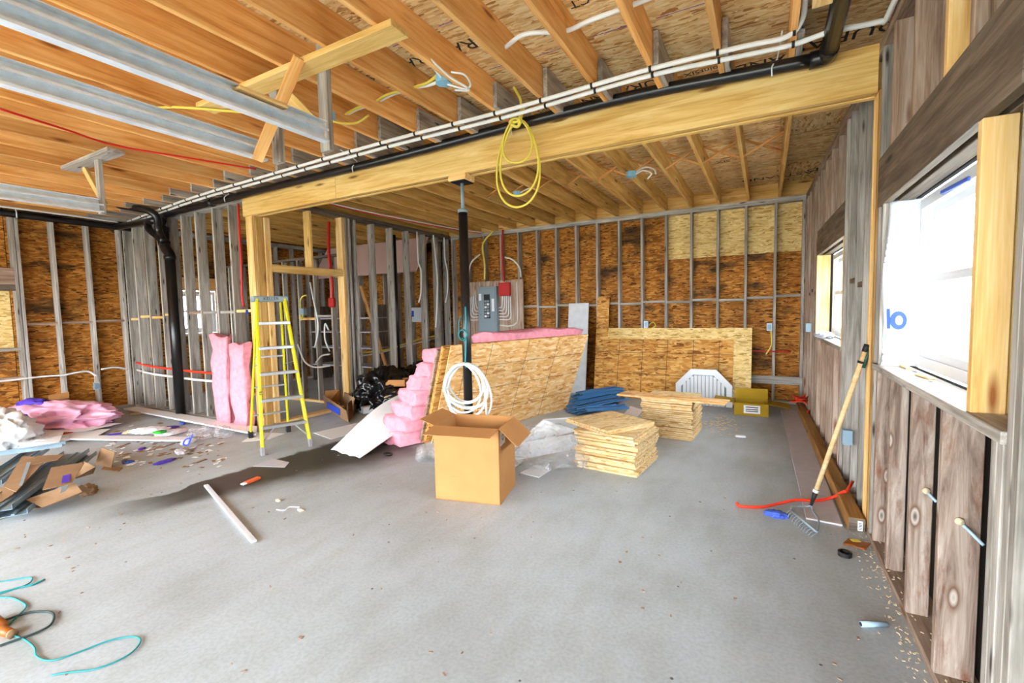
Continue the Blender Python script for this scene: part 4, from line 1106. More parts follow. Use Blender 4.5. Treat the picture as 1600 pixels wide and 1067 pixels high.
tag(blob('plastic_film', (c.x, c.y + 0.1, 0.0), (0.3, 0.3, 0.14), M['film'], amp=0.38, sc=2.0, seed=24, sub=4, ridge=True), 'wad of clear film under the white underlay edge', 'plastic film')
# blue metal siding strips
rnd = random.Random(4)
for k, (px0, py0, px1, py1, w, z) in enumerate(((893, 645, 962, 632, 0.26, 0.02), (893, 638, 975, 622, 0.24, 0.06), (898, 630, 970, 615, 0.22, 0.10), (896, 622, 972, 610, 0.2, 0.14), (905, 616, 968, 606, 0.18, 0.18), (915, 640, 980, 636, 0.2, 0.09))):
    names = ('lowest', 'second', 'third', 'fourth', 'topmost', 'front')
    a, b = GZ(px0, py0, z), GZ(px1, py1, z + 0.02)
    o = thing('blue_siding_strip', f'long blue metal siding strip in the pile by the sheet, {names[k]} of six', 'siding', (a + b) / 2, 'blue siding strips')
    bar('web', a, b, w, 0.004, M['blue'], o, up=Vector((0.05 * (k - 2), 0.03, 1)), bev=0)
    d = (b - a).normalized(); sd = ZZ.cross(d)
    for e in (-1, 1): bar('rib', a + sd * (w / 2 * e) + ZZ * 0.012, b + sd * (w / 2 * e) + ZZ * 0.012, 0.006, 0.025, M['blue'], o, bev=0)
    bar('rib', a + ZZ * 0.01, b + ZZ * 0.01, 0.02, 0.015, M['blue'], o, bev=0)

# ------------------------------------------------------------------ along the back wall
def backsheet(name, label, x0, x1, h, y0, y1, mat, t=0.013):
    return tag(slab(name, [(x0, y0, 0.004), (x1, y0, 0.004), (x1, y1, h), (x0, y1, h)], t, mat), label, 'board')
bs = backsheet('osb_sheet', 'wide strand board sheet leaning low against the back wall', -2.60, -0.42, 0.98, 7.62, 7.88, M['osb_mid'])
for x in (-2.2, -1.8, -1.4, -1.0, -0.62):
    slab('nailing_line', [(x - 0.003, 7.618, 0.01), (x + 0.003, 7.618, 0.01), (x + 0.003, 7.876, 0.97), (x - 0.003, 7.876, 0.97)], 0.002, M['ink'], bs)
for z in (0.4, 0.75):
    y = 7.618 + 0.26 * z / 0.98
    slab('nailing_line', [(-2.58, y - 0.001, z - 0.003), (-0.43, y - 0.001, z - 0.003), (-0.43, y, z + 0.003), (-2.58, y, z + 0.003)], 0.002, M['ink'], bs)
backsheet('osb_sheet', 'pale strand board sheet showing around the wide one at the back wall', -2.56, -0.17, 1.16, 7.645, 7.955, M['osb_light'])
backsheet('osb_strip', 'narrow upright strand board strip leaning between back wall studs', -2.64, -2.42, 1.72, 7.75, 8.03, M['osb_mid'])
pp = GY(888, 474, 7.9); pq = GY(918, 474, 7.9)
tag(slab('wrapped_panel', [(pp.x, 7.72, 0.004), (pq.x, 7.72, 0.004), (pq.x + 0.01, 7.93, pp.z), (pp.x, 7.93, pp.z)], 0.03, M['poly']), 'pale grey plastic-wrapped panel standing at the back wall', 'panel')
# octagonal gable vent
gv = thing('gable_vent', 'white octagonal louvred gable vent leaning behind the long plank', 'vent', (-0.83, 7.45, 0))
vc = GY(1099, 620, 7.48); vcx = vc.x
W_, Hh, top = 0.40, 0.42, GY(1099, 577, 7.48).z
cz = top - Hh
def oct_(s, y): return [(vcx + s * W_ * a, y, cz + s * Hh * b) for a, b in ((-1, -0.45), (-0.45, -1), (0.45, -1), (1, -0.45), (1, 0.45), (0.45, 1), (-0.45, 1), (-1, 0.45))]
o8, i8 = oct_(1.0, 7.46), oct_(0.80, 7.455)
V = o8 + i8 + [(x, 7.50, z) for x, _, z in o8] + [(x, 7.50, z) for x, _, z in i8]
F = []
for i in range(8):
    k = (i + 1) % 8
    F += [(i, k, 8 + k, 8 + i), (16 + i, 24 + i, 24 + k, 16 + k), (i, 16 + i, 16 + k, k), (8 + i, 8 + k, 24 + k, 24 + i)]
poly('frame', V, F, M['white'], gv)
prism('backing', [(x, 7.495, z) for x, _, z in i8], 0.004, M['steelg'], gv)
for k in range(11):
    x = vcx - 0.27 + 0.054 * k
    lim = 0.78 * Hh if abs(x - vcx) < 0.34 * W_ / 0.8 * 0.9 else Hh * 0.78 * (1 - (abs(x - vcx) / W_ - 0.36) * 1.1)
    board('slat', (x - 0.0235, 7.466, cz - lim), (x + 0.0235, 7.494, cz + lim), M['white'], gv, 0.004)
ybx, ybs = carton('cardboard_box', 'small open yellowed cardboard box in the far right corner', (-0.36, 6.98), (1, 0.02), 0.42, 0.36, 0.17, {'left': (0.26, R(5)), 'right': (0.26, R(-8)), 'back': (0.16, R(60))}, M['cardy'])
o, u, L, out = ybs['front']
poly('shipping_label', *box_geo(o + u * 0.22 + ZZ * 0.09 + out * 0.001, u * 0.10, ZZ * 0.055, out * 0.001), M['paper'], ybx)
for dz in (0.03, 0.0, -0.025): poly('print_line', *box_geo(o + u * 0.22 + ZZ * (0.09 + dz) + out * 0.0025, u * 0.075, ZZ * 0.006, out * 0.0005), M['ink'], ybx)
# electrical panel on its plywood backing
bkb = tag(board('panel_backing', (-5.42, YB - 0.03, 0.62), (-4.14, YB - 0.002, 2.11), M['greyb'], None), 'grey plywood backing board behind the electrical panel', 'board')
ep = thing('electrical_panel', 'grey metal electrical panel with a black breaker strip', 'panel', (-4.9, 7.97, 1.06))
board('case', (-5.13, 7.92, 1.06), (-4.69, YB - 0.032, 2.0), M['steelg'], ep, 0.006)
pd = board('door', (-5.10, 7.905, 1.10), (-4.72, 7.92, 1.96), M['steelg'], ep, 0.004)
board('breaker_recess', (-4.97, 7.898, 1.36), (-4.83, 7.906, 1.84), M['black'], pd, 0.002)
for k in range(12): board('breaker', (-4.955 + 0.06 * (k % 2), 7.888, 1.38 + 0.06 * (k // 2)), (-4.905 + 0.06 * (k % 2), 7.899, 1.425 + 0.06 * (k // 2)), M['steelg'] if k % 3 else M['paper'], pd, 0.002)
board('label', (-5.09, 7.900, 1.72), (-5.03, 7.906, 1.86), M['paper'], ep, 0.001); board('label', (-4.79, 7.900, 1.5), (-4.73, 7.906, 1.75), M['paper'], ep, 0.001)
tag(board('red_box', (-4.66, 7.95, 1.80), (-4.40, YB - 0.032, 2.06), M['red'], None, 0.01), 'red electrical box right of the grey panel', 'electrical box')
for k in range(5):
    for s_, xx in ((-1, -5.13), (1, -4.69)):
        x = xx + s_ * (0.10 + 0.045 * k); z = 1.58 - 0.06 * k
        bent('panel_wire', f'white wire bending into the {"left" if s_ < 0 else "right"} side of the panel, {["nearest", "second", "third", "fourth", "farthest"][k]} from it', [(x, YB - 0.05, 1.86 - 0.02 * k), (x, YB - 0.05, 1.72 - 0.05 * k), (x - s_ * 0.03, YB - 0.05, z), (xx + s_ * 0.01, YB - 0.05, z - 0.01)], 0.012, M['cablew'], group='panel wires')
bent('arched_cable', 'white cable arching left above the electrical panel', [(-5.38, YB - 0.05, 1.98), (-5.38, YB - 0.05, 2.3), (-5.30, YB - 0.05, 2.52), (-5.10, YB - 0.05, 2.66)], 0.016, M['cablew'])
bent('arched_cable', 'white cable arching right above the electrical panel', [(-4.52, YB - 0.05, 2.56), (-4.35, YB - 0.05, 2.5), (-4.20, YB - 0.05, 2.34), (-4.17, YB - 0.05, 2.15)], 0.016, M['cablew'])
bent('arched_cable', 'white cable looping down the right edge of the panel backing', [(-4.26, YB - 0.05, 2.06), (-4.26, YB - 0.05, 1.4), (-4.30, YB - 0.05, 1.25), (-4.45, YB - 0.05, 1.2), (-4.68, YB - 0.05, 1.22)], 0.013, M['cablew'])
bent('arched_cable', 'yellow cable bundle dropping from the joists above the panel', [(-4.75, YB - 0.05, ZJ), (-4.95, YB - 0.05, 2.95), (-5.03, YB - 0.05, 2.8), (-4.99, YB - 0.05, 2.45), (-5.0, YB - 0.05, 2.15)], 0.02, M['cabley'])
bent('arched_cable', 'red cable dropping from the joists above the red box', [(-4.55, YB - 0.05, ZJ), (-4.58, YB - 0.05, 2.7), (-4.57, YB - 0.05, 2.3), (-4.55, YB - 0.05, 2.08)], 0.018, M['cabler'])
bent('wall_cable', 'red cable stapled across the studs near the far right corner', [(-0.2, YB - 0.012, 0.80), (0.05, YB - 0.012, 0.795), (0.35, YB - 0.012, 0.80)], 0.010, M['cabler'])
bent('wall_cable', 'yellow cable hanging from the outlet box on the back wall', [(0.08, YB - 0.02, 1.14), (0.09, YB - 0.02, 0.9), (0.02, YB - 0.02, 0.75)], 0.010, M['cabley'])
def outlet(label, c, out, up=True):
    out = Vector(out); side = ZZ.cross(out)
    t = thing('outlet_box', label, 'outlet box', c, 'wall outlet boxes')
    c = Vector(c)
    poly('case', *box_geo(c, side * 0.035, ZZ * 0.055, out * 0.03), M['metalbox'], t)
    poly('opening', *box_geo(c + out * 0.031, side * 0.025, ZZ * 0.04, out * 0.001), M['steelg'], t)
outlet('blue outlet box on the stud near the far right corner', (0.06, YB - 0.03, 1.17), (0, -1, 0))
outlet('blue outlet box low between back wall studs with yellow wire', (-1.78, YB - 0.03, 1.22), (0, -1, 0))
bent('wall_cable', 'yellow wire curling at the outlet box above the wide leaning sheet', [(-1.74, YB - 0.05, 1.2), (-1.66, YB - 0.07, 1.26), (-1.62, YB - 0.07, 1.2), (-1.68, YB - 0.07, 1.15)], 0.009, M['cabley'])
outlet('pale blue outlet box on the right wall stud beside the rake', (XW(4.25) - 0.03, 4.28, 0.48), (-1, 0, 0))
outlet('pale blue outlet box on the right wall past the far window', (XW(7.1) - 0.03, 7.1, 1.2), (-1, 0, 0))
bent('wall_cable', 'white cable sagging across the left wall studs', [GX(-20, 598, XL + 0.02), GX(36, 592, XL + 0.02), GX(70, 588, XL + 0.02), GX(100, 586, XL + 0.02), GX(135, 580, XL + 0.02), GX(150, 587, XL + 0.02)], 0.014, M['cablew'])
bent('wall_cable', 'white cable crossing the left wall beside the corner', [GX(158, 577, XL + 0.02), GX(180, 574, XL + 0.02), GX(200, 577, XL + 0.02)], 0.014, M['cablew'])
o_ = GX(151, 603, XL + 0.03)
outlet('blue and white outlet box hanging on a left wall stud', o_, (1, 0, 0))
for k, (z, mt, lab) in enumerate(((0.72, 'cord_o', 'orange-red cable threaded through the partition studs'), (0.60, 'cablew', 'white cable threaded through the partition studs'))):
    bent('wall_cable', lab, [(-9.45, YP + 0.05, z + 0.03), (-8.8, YP - 0.014, z), (-8.0, YP - 0.014, z - 0.02), (-7.3, YP - 0.014, z - 0.03), (-6.7, YP - 0.014, z - 0.02)], 0.018, M[mt])
bent('wall_cable', 'red and white cable hanging down a partition stud above the ladder', [GY(372, 318, YP - 0.02), GY(374, 360, YP - 0.02), GY(377, 410, YP - 0.02), GY(378, 460, YP - 0.02), GY(381, 480, YP - 0.02)], 0.014, M['cabler'])

# ------------------------------------------------------------------ inside the closet room, seen between the studs
bent('hall_cable', 'red cable bundle hanging inside the door opening', [(-6.2, 5.22, 3.0), (-6.22, 5.21, 2.5), (-6.18, 5.21, 2.0), (-6.2, 5.21, 1.75)], 0.025, M['cabler'])
tag(board('red_box', (-6.26, 5.17, 1.62), (-6.14, 5.25, 1.78), M['red'], None, 0.02), 'small red electrical box hanging inside the door opening', 'electrical box')
for k, (P, lab) in enumerate((([(-7.1, 5.2, 1.0), (-6.95, 5.2, 0.72), (-6.7, 5.2, 0.62), (-6.3, 5.2, 0.66)], 'white cable sagging between inner studs, lowest in the doorway'),
                              ([(-6.7, 5.2, 2.05), (-6.62, 5.2, 1.7), (-6.55, 5.2, 1.3), (-6.66, 5.2, 0.95)], 'white cable hanging down an inner stud in the doorway'),
                              ([(-6.65, 5.2, 0.7), (-6.5, 5.2, 0.82), (-6.3, 5.2, 0.85)], 'white cable loop at mid height in the doorway'),
                              ([(-6.3, 5.2, 1.25), (-6.38, 5.2, 1.35), (-6.4, 5.2, 1.1), (-6.3, 5.2, 0.9)], 'short looped white cable by the doorway jack stud'))):
    bent('hall_cable', lab, P, 0.014, M['cablew'], group='cables in the doorway')
bent('hall_cable', 'yellow cable crossing low behind the closet studs', [(-6.05, 5.5, 0.85), (-6.05, 6.2, 0.84), (-6.05, 7.0, 0.95), (-6.05, 7.9, 1.05)], 0.016, M['cabley'])
bent('hall_cable', 'white cable crossing low behind the closet studs', [(-6.08, 5.4, 0.78), (-6.08, 6.1, 0.80), (-6.08, 6.9, 0.88), (-6.08, 7.8, 0.96)], 0.014, M['cablew'])
for k, (y, z0, z1) in enumerate(((6.95, 2.5, 1.7), (7.45, 2.9, 1.2), (7.8, 2.6, 1.7))):
    bent('closet_cable', ('left', 'middle', 'right')[k] + ' of three white cables hanging down the closet studs', [(XC + 0.012, y, ZP + 0.02), (XC + 0.02, y, z0), (XC + 0.02, y + 0.07, (z0 + z1) / 2 + 0.2), (XC + 0.02, y + 0.05, (z0 + z1) / 2 - 0.2), (XC + 0.02, y - 0.03, z1)], 0.015, M['cablew'], group='cables down the closet studs')
tag(tube('closet_pipe', [(XC - 0.2, 6.55, 0.05), (XC - 0.2, 6.55, 2.95)], 0.035, M['abs'], None, 12, 0), 'slim black pipe standing behind the closet studs', 'pipe')
tag(tube('closet_pipe', [(XC - 0.2, 7.75, 0.05), (XC - 0.2, 7.75, 2.95)], 0.04, M['abs'], None, 12, 0), 'slim black pipe behind the closet studs nearest the back wall', 'pipe')
tag(slab('lit_underside', [(-9.3, 7.3, 2.35), (-6.2, 7.3, 2.35), (-6.2, 7.75, 3.09), (-9.3, 7.75, 3.09)], 0.03, M['pinklit']), 'pale pink sloped underside, lightened to look lit, high inside the closet room', 'panel')
tag(bar('loose_brace', (-6.9, 6.5, 2.05), (-6.25, 6.6, 0.03), 0.04, 0.06, M['joist']), 'orange lumber brace leaning inside the closet room', 'brace')
vb = thing('wall_device', 'white device box with a dark screen inside the closet room', 'device', (-6.9, 7.9, 1.35))
board('case', (-6.95, 7.9, 1.30), (-6.55, 8.03, 1.62), M['white'], vb, 0.01); board('screen', (-6.92, 7.893, 1.42), (-6.80, 7.9, 1.55), M['bluep'], vb, 0.002)
# shelf unit in the dark room
su = thing('shelf_unit', 'dark shelf unit with pale edges inside the closet room', 'shelf', (-8.2, 7.3, 0))
for z in (0.35, 0.75, 1.1, 1.4): board('shelf_board', (-9.2, 7.1, z), (-7.3, 7.6, z + 0.03), M['drywall'], su)
for x in (-9.2, -8.25, -7.34): board('upright', (x, 7.1, 0), (x + 0.04, 7.6, 1.7), M['greyd'], su)
jb2 = thing('stud_junction_box', 'small grey junction box with yellow wires on an inner stud', 'junction box', (-6.9, 5.2, 1.55))
board('case', (-6.98, 5.18, 1.5), (-6.88, 5.25, 1.62), M['metalbox'], jb2, 0.005)
tube('wire', [(-6.93, 5.17, 1.62), (-6.9, 5.15, 1.75), (-6.85, 5.16, 1.82), (-6.8, 5.2, 1.84)], 0.012, M['cabley'], jb2, 6, 5)
tube('wire', [(-6.95, 5.17, 1.52), (-6.9, 5.14, 1.42), (-6.86, 5.16, 1.52)], 0.012, M['cabley'], jb2, 6, 5)

# ------------------------------------------------------------------ along the right wall
dw = slab('drywall_strip', [(0.27, 3.72, 0.016), (0.475, 3.70, 0.016), (0.43, 7.55, 0.016), (0.215, 7.45, 0.016)], 0.014, M['drywall'])
tag(dw, 'long grey drywall strip lying beside the timber along the right wall', 'drywall')
slab('cut_edge', [(0.27, 3.712, 0.014), (0.475, 3.692, 0.014), (0.475, 3.70, 0.0165), (0.27, 3.72, 0.0165)], 0.004, M['paper'], dw)
tm = thing('timber', 'long brown treated timber lying along the foot of the right wall', 'timber', (0.53, 5.6, 0))
bar('timber_body', (0.545, 3.64, 0.05), (0.455, 7.70, 0.05), 0.092, 0.096, M['treated'], tm, bev=0.006)
poly('end_tag', *box_geo((0.562, 3.637, 0.05), (0.013, 0, 0), (0, 0.0015, 0), (0, 0, 0.032)), M['paper'], tm)
for k in range(5): poly('print_line', *box_geo((0.562, 3.635, 0.028 + 0.010 * k), (0.009, 0, 0), (0, 0.0005, 0), (0, 0, 0.002)), M['ink'], tm)
poly('end_face', *box_geo((0.545, 3.639, 0.05), (0.044, 0, 0), (0, 0.0008, 0), (0, 0, 0.046)), M['greyd'], tm)

# garden rake leaning on the wall
rk = thing('garden_rake', 'long-handled garden rake leaning against the right wall', 'rake', (0.30, 3.68, 0))
ht = Vector((0.585, 3.77, 1.20)); hb = GZ(1274, 770, 0.16)
d = (ht - hb).normalized()
tube('handle', [hb, ht], 0.016, M['handle'], rk, 12, 0)
tube('socket', [hb - d * 0.10, hb + d * 0.03], [0.010, 0.019], M['black'], rk, 12, 0)
tube('socket_label', [hb + d * 0.005, hb + d * 0.028], 0.0197, M['paper'], rk, 12, 0)
tube('end_cap', [ht - d * 0.02, ht + d * 0.03], 0.018, M['black'], rk, 12, 0)
tube('hanging_clip', [ht - d * 0.13 + Vector((0.02, -0.005, 0)), ht + d * 0.0 + Vector((0.02, -0.005, 0))], 0.012, M['greenband'], rk, 10, 0)
tube('hanging_clip', [ht - d * 0.10, ht - d * 0.085], 0.021, M['black'], rk, 10, 0)
nk = hb - d * 0.10
e0, e1 = GZ(1236, 797, 0.05), GZ(1277, 832, 0.035)
tube('bow', [nk, nk + Vector((-0.03, 0.0, -0.015)), GZ(1240, 790, 0.06), e0], 0.006, M['steelg'], rk, 8, 6)
tube('bow', [nk, nk + Vector((0.01, -0.03, -0.03)), GZ(1279, 812, 0.045), e1], 0.006, M['steelg'], rk, 8, 6)
tube('head_bar', [e0, e1], 0.008, M['steelg'], rk, 8, 0)
for k in range(12):
    p = e0.lerp(e1, k / 11)
    tube('tine', [p, p + Vector((-0.022, -0.012, -0.012)), p + Vector((-0.035, -0.02, 0.0)) - ZZ * (p.z - 0.006)], 0.0026, M['steelg'], rk, 6, 3)
tag(blob('blue_bag_scrap', GZ(1213, 806), (0.13, 0.09, 0.035), M['bluelitter'], amp=0.6, sc=3, seed=31, sub=4, ridge=True), 'crumpled blue plastic scrap beside the rake head', 'litter')
# cords
pts = [GZ(1151, 786, 0.01), GZ(1158, 791, 0.01), GZ(1190, 792, 0.01), GZ(1215, 787, 0.01), GZ(1245, 781, 0.03), GZ(1275, 782, 0.03), GZ(1300, 777, 0.05), GZ(1318, 768, 0.12), Vector((0.54, 4.05, 0.13)), Vector((0.595, 4.2, 0.16))]
bent('extension_cord', 'orange-red cord crossing the drywall strip by the rake', pts, 0.011, M['cord_o'], 'cord')
rnd = random.Random(8)
c = Vector((0.47, 7.55, 0.11)); P = []
for i in range(26):
    a = i * 1.15
    P.append(c + Vector((0.13 * math.cos(a) * (0.5 + 0.6 * rnd.random()), 0.16 * math.sin(a * 1.1), 0.02 + 0.10 * rnd.random())))
P += [Vector((0.56, 7.3, 0.12)), Vector((0.50, 7.0, 0.11))]
bent('red_cord_bundle', 'tangled bundle of red cord on the far end of the timber', P, 0.011, M['cord_o'], 'cord', n=5)
# tape roll, candy wrapper, conduit offcut, block
p = GZ(1320, 868)
tr_ = [(p.x + 0.036 * math.cos(2 * PI * i / 24), p.y + 0.036 * math.sin(2 * PI * i / 24), 0.0) for i in range(24)]
V = []; 
for r_, z in ((0.036, 0.0), (0.036, 0.024), (0.026, 0.024), (0.026, 0.0)): V += [(p.x + r_ * math.cos(2 * PI * i / 24), p.y + r_ * math.sin(2 * PI * i / 24), z) for i in range(24)]
tag(poly('tape_roll', V, [(q * 24 + i, q * 24 + (i + 1) % 24, ((q + 1) % 4) * 24 + (i + 1) % 24, ((q + 1) % 4) * 24 + i) for q in range(4) for i in range(24)], M['black'], smooth=False), 'black roll of tape on the floor near the timber end', 'tape')
wrp = sheet('snack_wrapper', lambda u, v: Vector((0.50 + 0.11 * (u - .5) + 0.04 * v, 3.47 + 0.10 * (v - .5) - 0.03 * u, 0.006 + 0.012 * abs(mnoise.noise(Vector((u * 5, v * 5, 2)))))), 8, 8, M['brownplug'], thick=0.003)
tag(wrp, 'crumpled brown and yellow snack wrapper between timber end and tape roll', 'wrapper')
poly('yellow_print', *box_geo((0.515, 3.475, 0.018), (0.022, 0.008, 0), (-0.006, 0.015, 0), (0, 0, 0.001)), M['cabley'], wrp)
a, b = GZ(1345, 975, 0.014), GZ(1386, 975, 0.014)
cd = thing('conduit_offcut', 'short pale blue plastic conduit piece on the floor at lower right', 'conduit', (a + b) / 2 - ZZ * 0.014)
tube('conduit', [a, b], 0.0125, M['conduit'], cd, 14, 0)
tube('open_end', [a - (b - a).normalized() * 0.0008, a + (b - a).normalized() * 0.001], 0.0095, M['black'], cd, 14, 0)
tag(bar('white_offcut', GZ(1149, 681, 0.012), GZ(1165, 682, 0.012), 0.05, 0.02, M['paper']), 'small white offcut lying on the floor past the farther stack', 'offcut')
# plumbing stubs and nails through the cripple studs
for k, (px, py, qx, qy, y, lab) in enumerate(((1499, 815, 1537, 852, 2.29, 'grey plastic peg stuck in the widest board under the window'), (1447, 767, 1463, 784, 2.70, 'grey plastic peg stuck in the second board under the window'))):
    a = GY(px, py, y); b = a + Vector((0.01, -0.02, 0)) 
    q = GY(qx, qy, y - 0.05)
    t = thing('wall_peg', lab, 'peg', a, 'pegs under the window')
    tube('peg', [a + Vector((0, 0.02, 0)), q], 0.006, M['conduit'], t, 8, 0)
    tube('washer', [a + Vector((0, 0.004, 0)), a + Vector((0, -0.006, 0.001))], 0.014, M['chips'], t, 10, 0)
# house wrap folded in over the far jamb of the near window
def hw(u, v):
    z = 2.10 - 0.985 * v
    x = 0.615 + 0.16 * u + 0.012 * math.sin(7 * v + 1.5) * (1 - u) - 0.02 * (v ** 4) * (1 - u)
    return Vector((x, 3.445 - 0.03 * u - 0.008 * math.sin(PI * u * 2) - 0.01 * math.sin(5 * v), z))
hwo = sheet('house_wrap', hw, 10, 24, M['wrap'], thick=0.001)
tag(hwo, 'white house wrap folded over the far jamb of the near window', 'house wrap')
cpt = Vector((0.665, 3.408, 1.40)); ex, ez = Vector((0.05, -0.006, 0)), ZZ * 0.052
def hwpt(u, v): return hw(u, v) + Vector((0, -0.004, 0))
cu_, cv_ = 0.42, 0.715
ringo = [hwpt(cu_ + 0.24 * math.cos(2 * PI * i / 24), cv_ + 0.055 * math.sin(2 * PI * i / 24)) for i in range(24)]
ringi = [hwpt(cu_ + 0.02 + 0.11 * math.cos(2 * PI * i / 24), cv_ + 0.028 * math.sin(2 * PI * i / 24)) for i in range(24)]
bk = [p + Vector((0, 0.002, 0)) for p in ringo + ringi]
poly('blue_letter', ringo + ringi + bk, [(i, 24 + i, 24 + (i + 1) % 24, (i + 1) % 24) for i in range(24)] + [(48 + i, 48 + (i + 1) % 24, 72 + (i + 1) % 24, 72 + i) for i in range(24)], M['bluep'], hwo)
slab('blue_letter', [hwpt(0.10, 0.765), hwpt(0.19, 0.765), hwpt(0.19, 0.645), hwpt(0.10, 0.645)], 0.001, M['bluep'], hwo)
slab('grey_tape', [hwpt(0.02, 0.89), hwpt(0.40, 0.84), hwpt(0.36, 0.80), hwpt(0.02, 0.85)], 0.0015, M['drywall'], hwo)
slab('wrap_edge', [hw(0.0, 0.85) + Vector((-0.004, -0.006, 0)), hw(0.10, 0.83) + Vector((0, -0.008, 0)), hw(0.10, 0.79) + Vector((0, -0.008, 0)), hw(0.0, 0.81) + Vector((-0.004, -0.006, 0))], 0.002, M['steelg'], hwo)
tag(bar('tape_strip', (0.755, 3.05, 2.035), (0.755, 2.7, 2.02), 0.02, 0.012, M['bluelitter'], up=(1, 0, 0)), 'strip of blue tape across the top of the near window', 'tape')
# things on the near sill
tag(bar('wood_shim', (0.68, 3.0, W1[2] + 0.006), (0.70, 2.86, W1[2] + 0.006), 0.03, 0.010, M['new']), 'small wood shim lying on the near window sill', 'shim', 'shims on the sill')
tag(bar('wood_shim', (0.70, 3.40, W1[2] + 0.006), (0.70, 3.26, W1[2] + 0.006), 0.03, 0.010, M['new']), 'wood shim on the sill close to the house wrap', 'shim', 'shims on the sill')
tag(blob('house_wrap_scrap', (XW(6.2) + 0.03, 6.2, 1.132), (0.16, 0.6, 0.06), M['wrap'], amp=0.4, sc=4, seed=41, sub=4, ridge=True), 'crumpled white house wrap scrap on the far window sill', 'house wrap')
# sawdust and chips along the right plate
rnd = random.Random(21)
G = []
for i in range(300):
    yy = rnd.uniform(1.9, 3.7); xx = XR - abs(rnd.gauss(0, 0.05)) if rnd.random() < 0.7 else rnd.uniform(XR + 0.01, XO - 0.01)
    z = 0.002 if xx < XR else T + 0.002
    a = rnd.uniform(0, PI); L = rnd.uniform(0.002, 0.007); w = L * 0.45
    G.append(box_geo((xx, yy, z), (L * math.cos(a), L * math.sin(a), rnd.uniform(0, 0.002)), (-w * math.sin(a), w * math.cos(a), 0), (0, 0, 0.0012)))
for i in range(160):
    q = GZ(rnd.gauss(1125, 14), rnd.gauss(662, 8)); a = rnd.uniform(0, PI); L = rnd.uniform(0.006, 0.018); w = L * 0.5
    G.append(box_geo((q.x, q.y, 0.003), (L * math.cos(a), L * math.sin(a), 0), (-w * math.sin(a), w * math.cos(a), 0), (0, 0, 0.002)))
tag(multi('wood_chips', G, M['chips']), 'pale sawdust and chips scattered along the right wall', 'sawdust', kind='stuff')
# fine litter and grit scattered over the slab
G = []
for i in range(130):
    q = Vector((rnd.uniform(-6.5, 0.4), rnd.uniform(0.7, 4.0), 0.002)); a = rnd.uniform(0, PI); L = rnd.uniform(0.003, 0.011); w = L * rnd.uniform(0.3, 0.8)
    G.append(box_geo(q, (L * math.cos(a), L * math.sin(a), 0), (-w * math.sin(a), w * math.cos(a), 0), (0, 0, 0.002)))
tag(multi('floor_grit', G, M['greyb']), 'dark grit and crumbs strewn over the bare concrete', 'grit', kind='stuff')

# ------------------------------------------------------------------ foreground left: cords, stick, knife
P = [GZ(-30, 912, 0.006), GZ(5, 908, 0.006), GZ(45, 902, 0.006), GZ(50, 906, 0.006), GZ(40, 914, 0.006), GZ(5, 926, 0.006), GZ(-25, 935, 0.006)]
bent('teal_twine', 'teal cord loop at the left edge of the floor', P, 0.0036, M['teal'], 'cord')
P = [GZ(-25, 930, 0.006), GZ(0, 926, 0.006), GZ(30, 918, 0.006), GZ(52, 913, 0.006), GZ(70, 905, 0.006)]
bent('teal_twine', 'short bright teal cord end beside the loop at left', P, 0.005, M['teal'], 'cord')
P = [GZ(-25, 935, 0.006), GZ(0, 933, 0.006), GZ(20, 934, 0.006), GZ(38, 943, 0.006), GZ(40, 950, 0.006), GZ(28, 962, 0.006), GZ(14, 976, 0.006)]
bent('teal_twine', 'dull teal cord bending towards the brown plug', P, 0.004, M['teal'], 'cord')
P = [GZ(23, 993, 0.006), GZ(40, 1000, 0.006), GZ(54, 1012, 0.006), GZ(56, 1024, 0.006), GZ(70, 1031, 0.006), GZ(90, 1030, 0.006), GZ(130, 1016, 0.006), GZ(170, 1001, 0.006), GZ(200, 995, 0.006), GZ(216, 996, 0.006), GZ(219, 1004, 0.006), GZ(205, 1020, 0.006), GZ(180, 1034, 0.006), GZ(145, 1046, 0.006), GZ(110, 1050, 0.006), GZ(80, 1055, 0.006)]
bent('teal_twine', 'long teal cord curving across the floor at lower left', P, 0.0036, M['teal'], 'cord')
P = [GZ(5, 970, 0.008), GZ(40, 958, 0.008), GZ(70, 955, 0.008), GZ(84, 960, 0.008), GZ(80, 975, 0.008), GZ(60, 987, 0.008), GZ(30, 998, 0.008), GZ(-10, 1012, 0.008)]
bent('extension_cord', 'dark green cord looping by the brown plug at lower left', P, 0.0055, M['cordg'], 'cord')
pg = thing('cord_plug', 'orange-brown cord plug at the left edge of the floor', 'plug', GZ(8, 985))
a, b = GZ(-12, 965, 0.02), GZ(5, 978, 0.02)
tube('plug_body', [a, b], [0.024, 0.02], M['brownplug'], pg, 12, 0)
a, b = GZ(4, 985, 0.018), GZ(18, 990, 0.018)
tube('plug_body', [a, b], [0.024, 0.019], M['brownplug'], pg, 12, 0)
tube('ring', [b, b + (b - a) * 0.15], 0.021, M['cardd'], pg, 12, 0)
a, b = GZ(322, 758, 0.012), GZ(397, 846, 0.012)
tag(bar('white_trim_stick', a, b, 0.035, 0.016, M['white']), 'thin white trim stick lying alone on the concrete', 'stick')
kn = thing('utility_knife', 'orange utility knife lying on the dark patch', 'knife', GZ(390, 752))
a, b = GZ(378, 757, 0.012), GZ(405, 746, 0.012)
bar('handle', a.lerp(b, 0.2), b, 0.05, 0.02, M['orange'], kn); bar('blade_end', a, a.lerp(b, 0.2), 0.04, 0.014, M['paper'], kn)
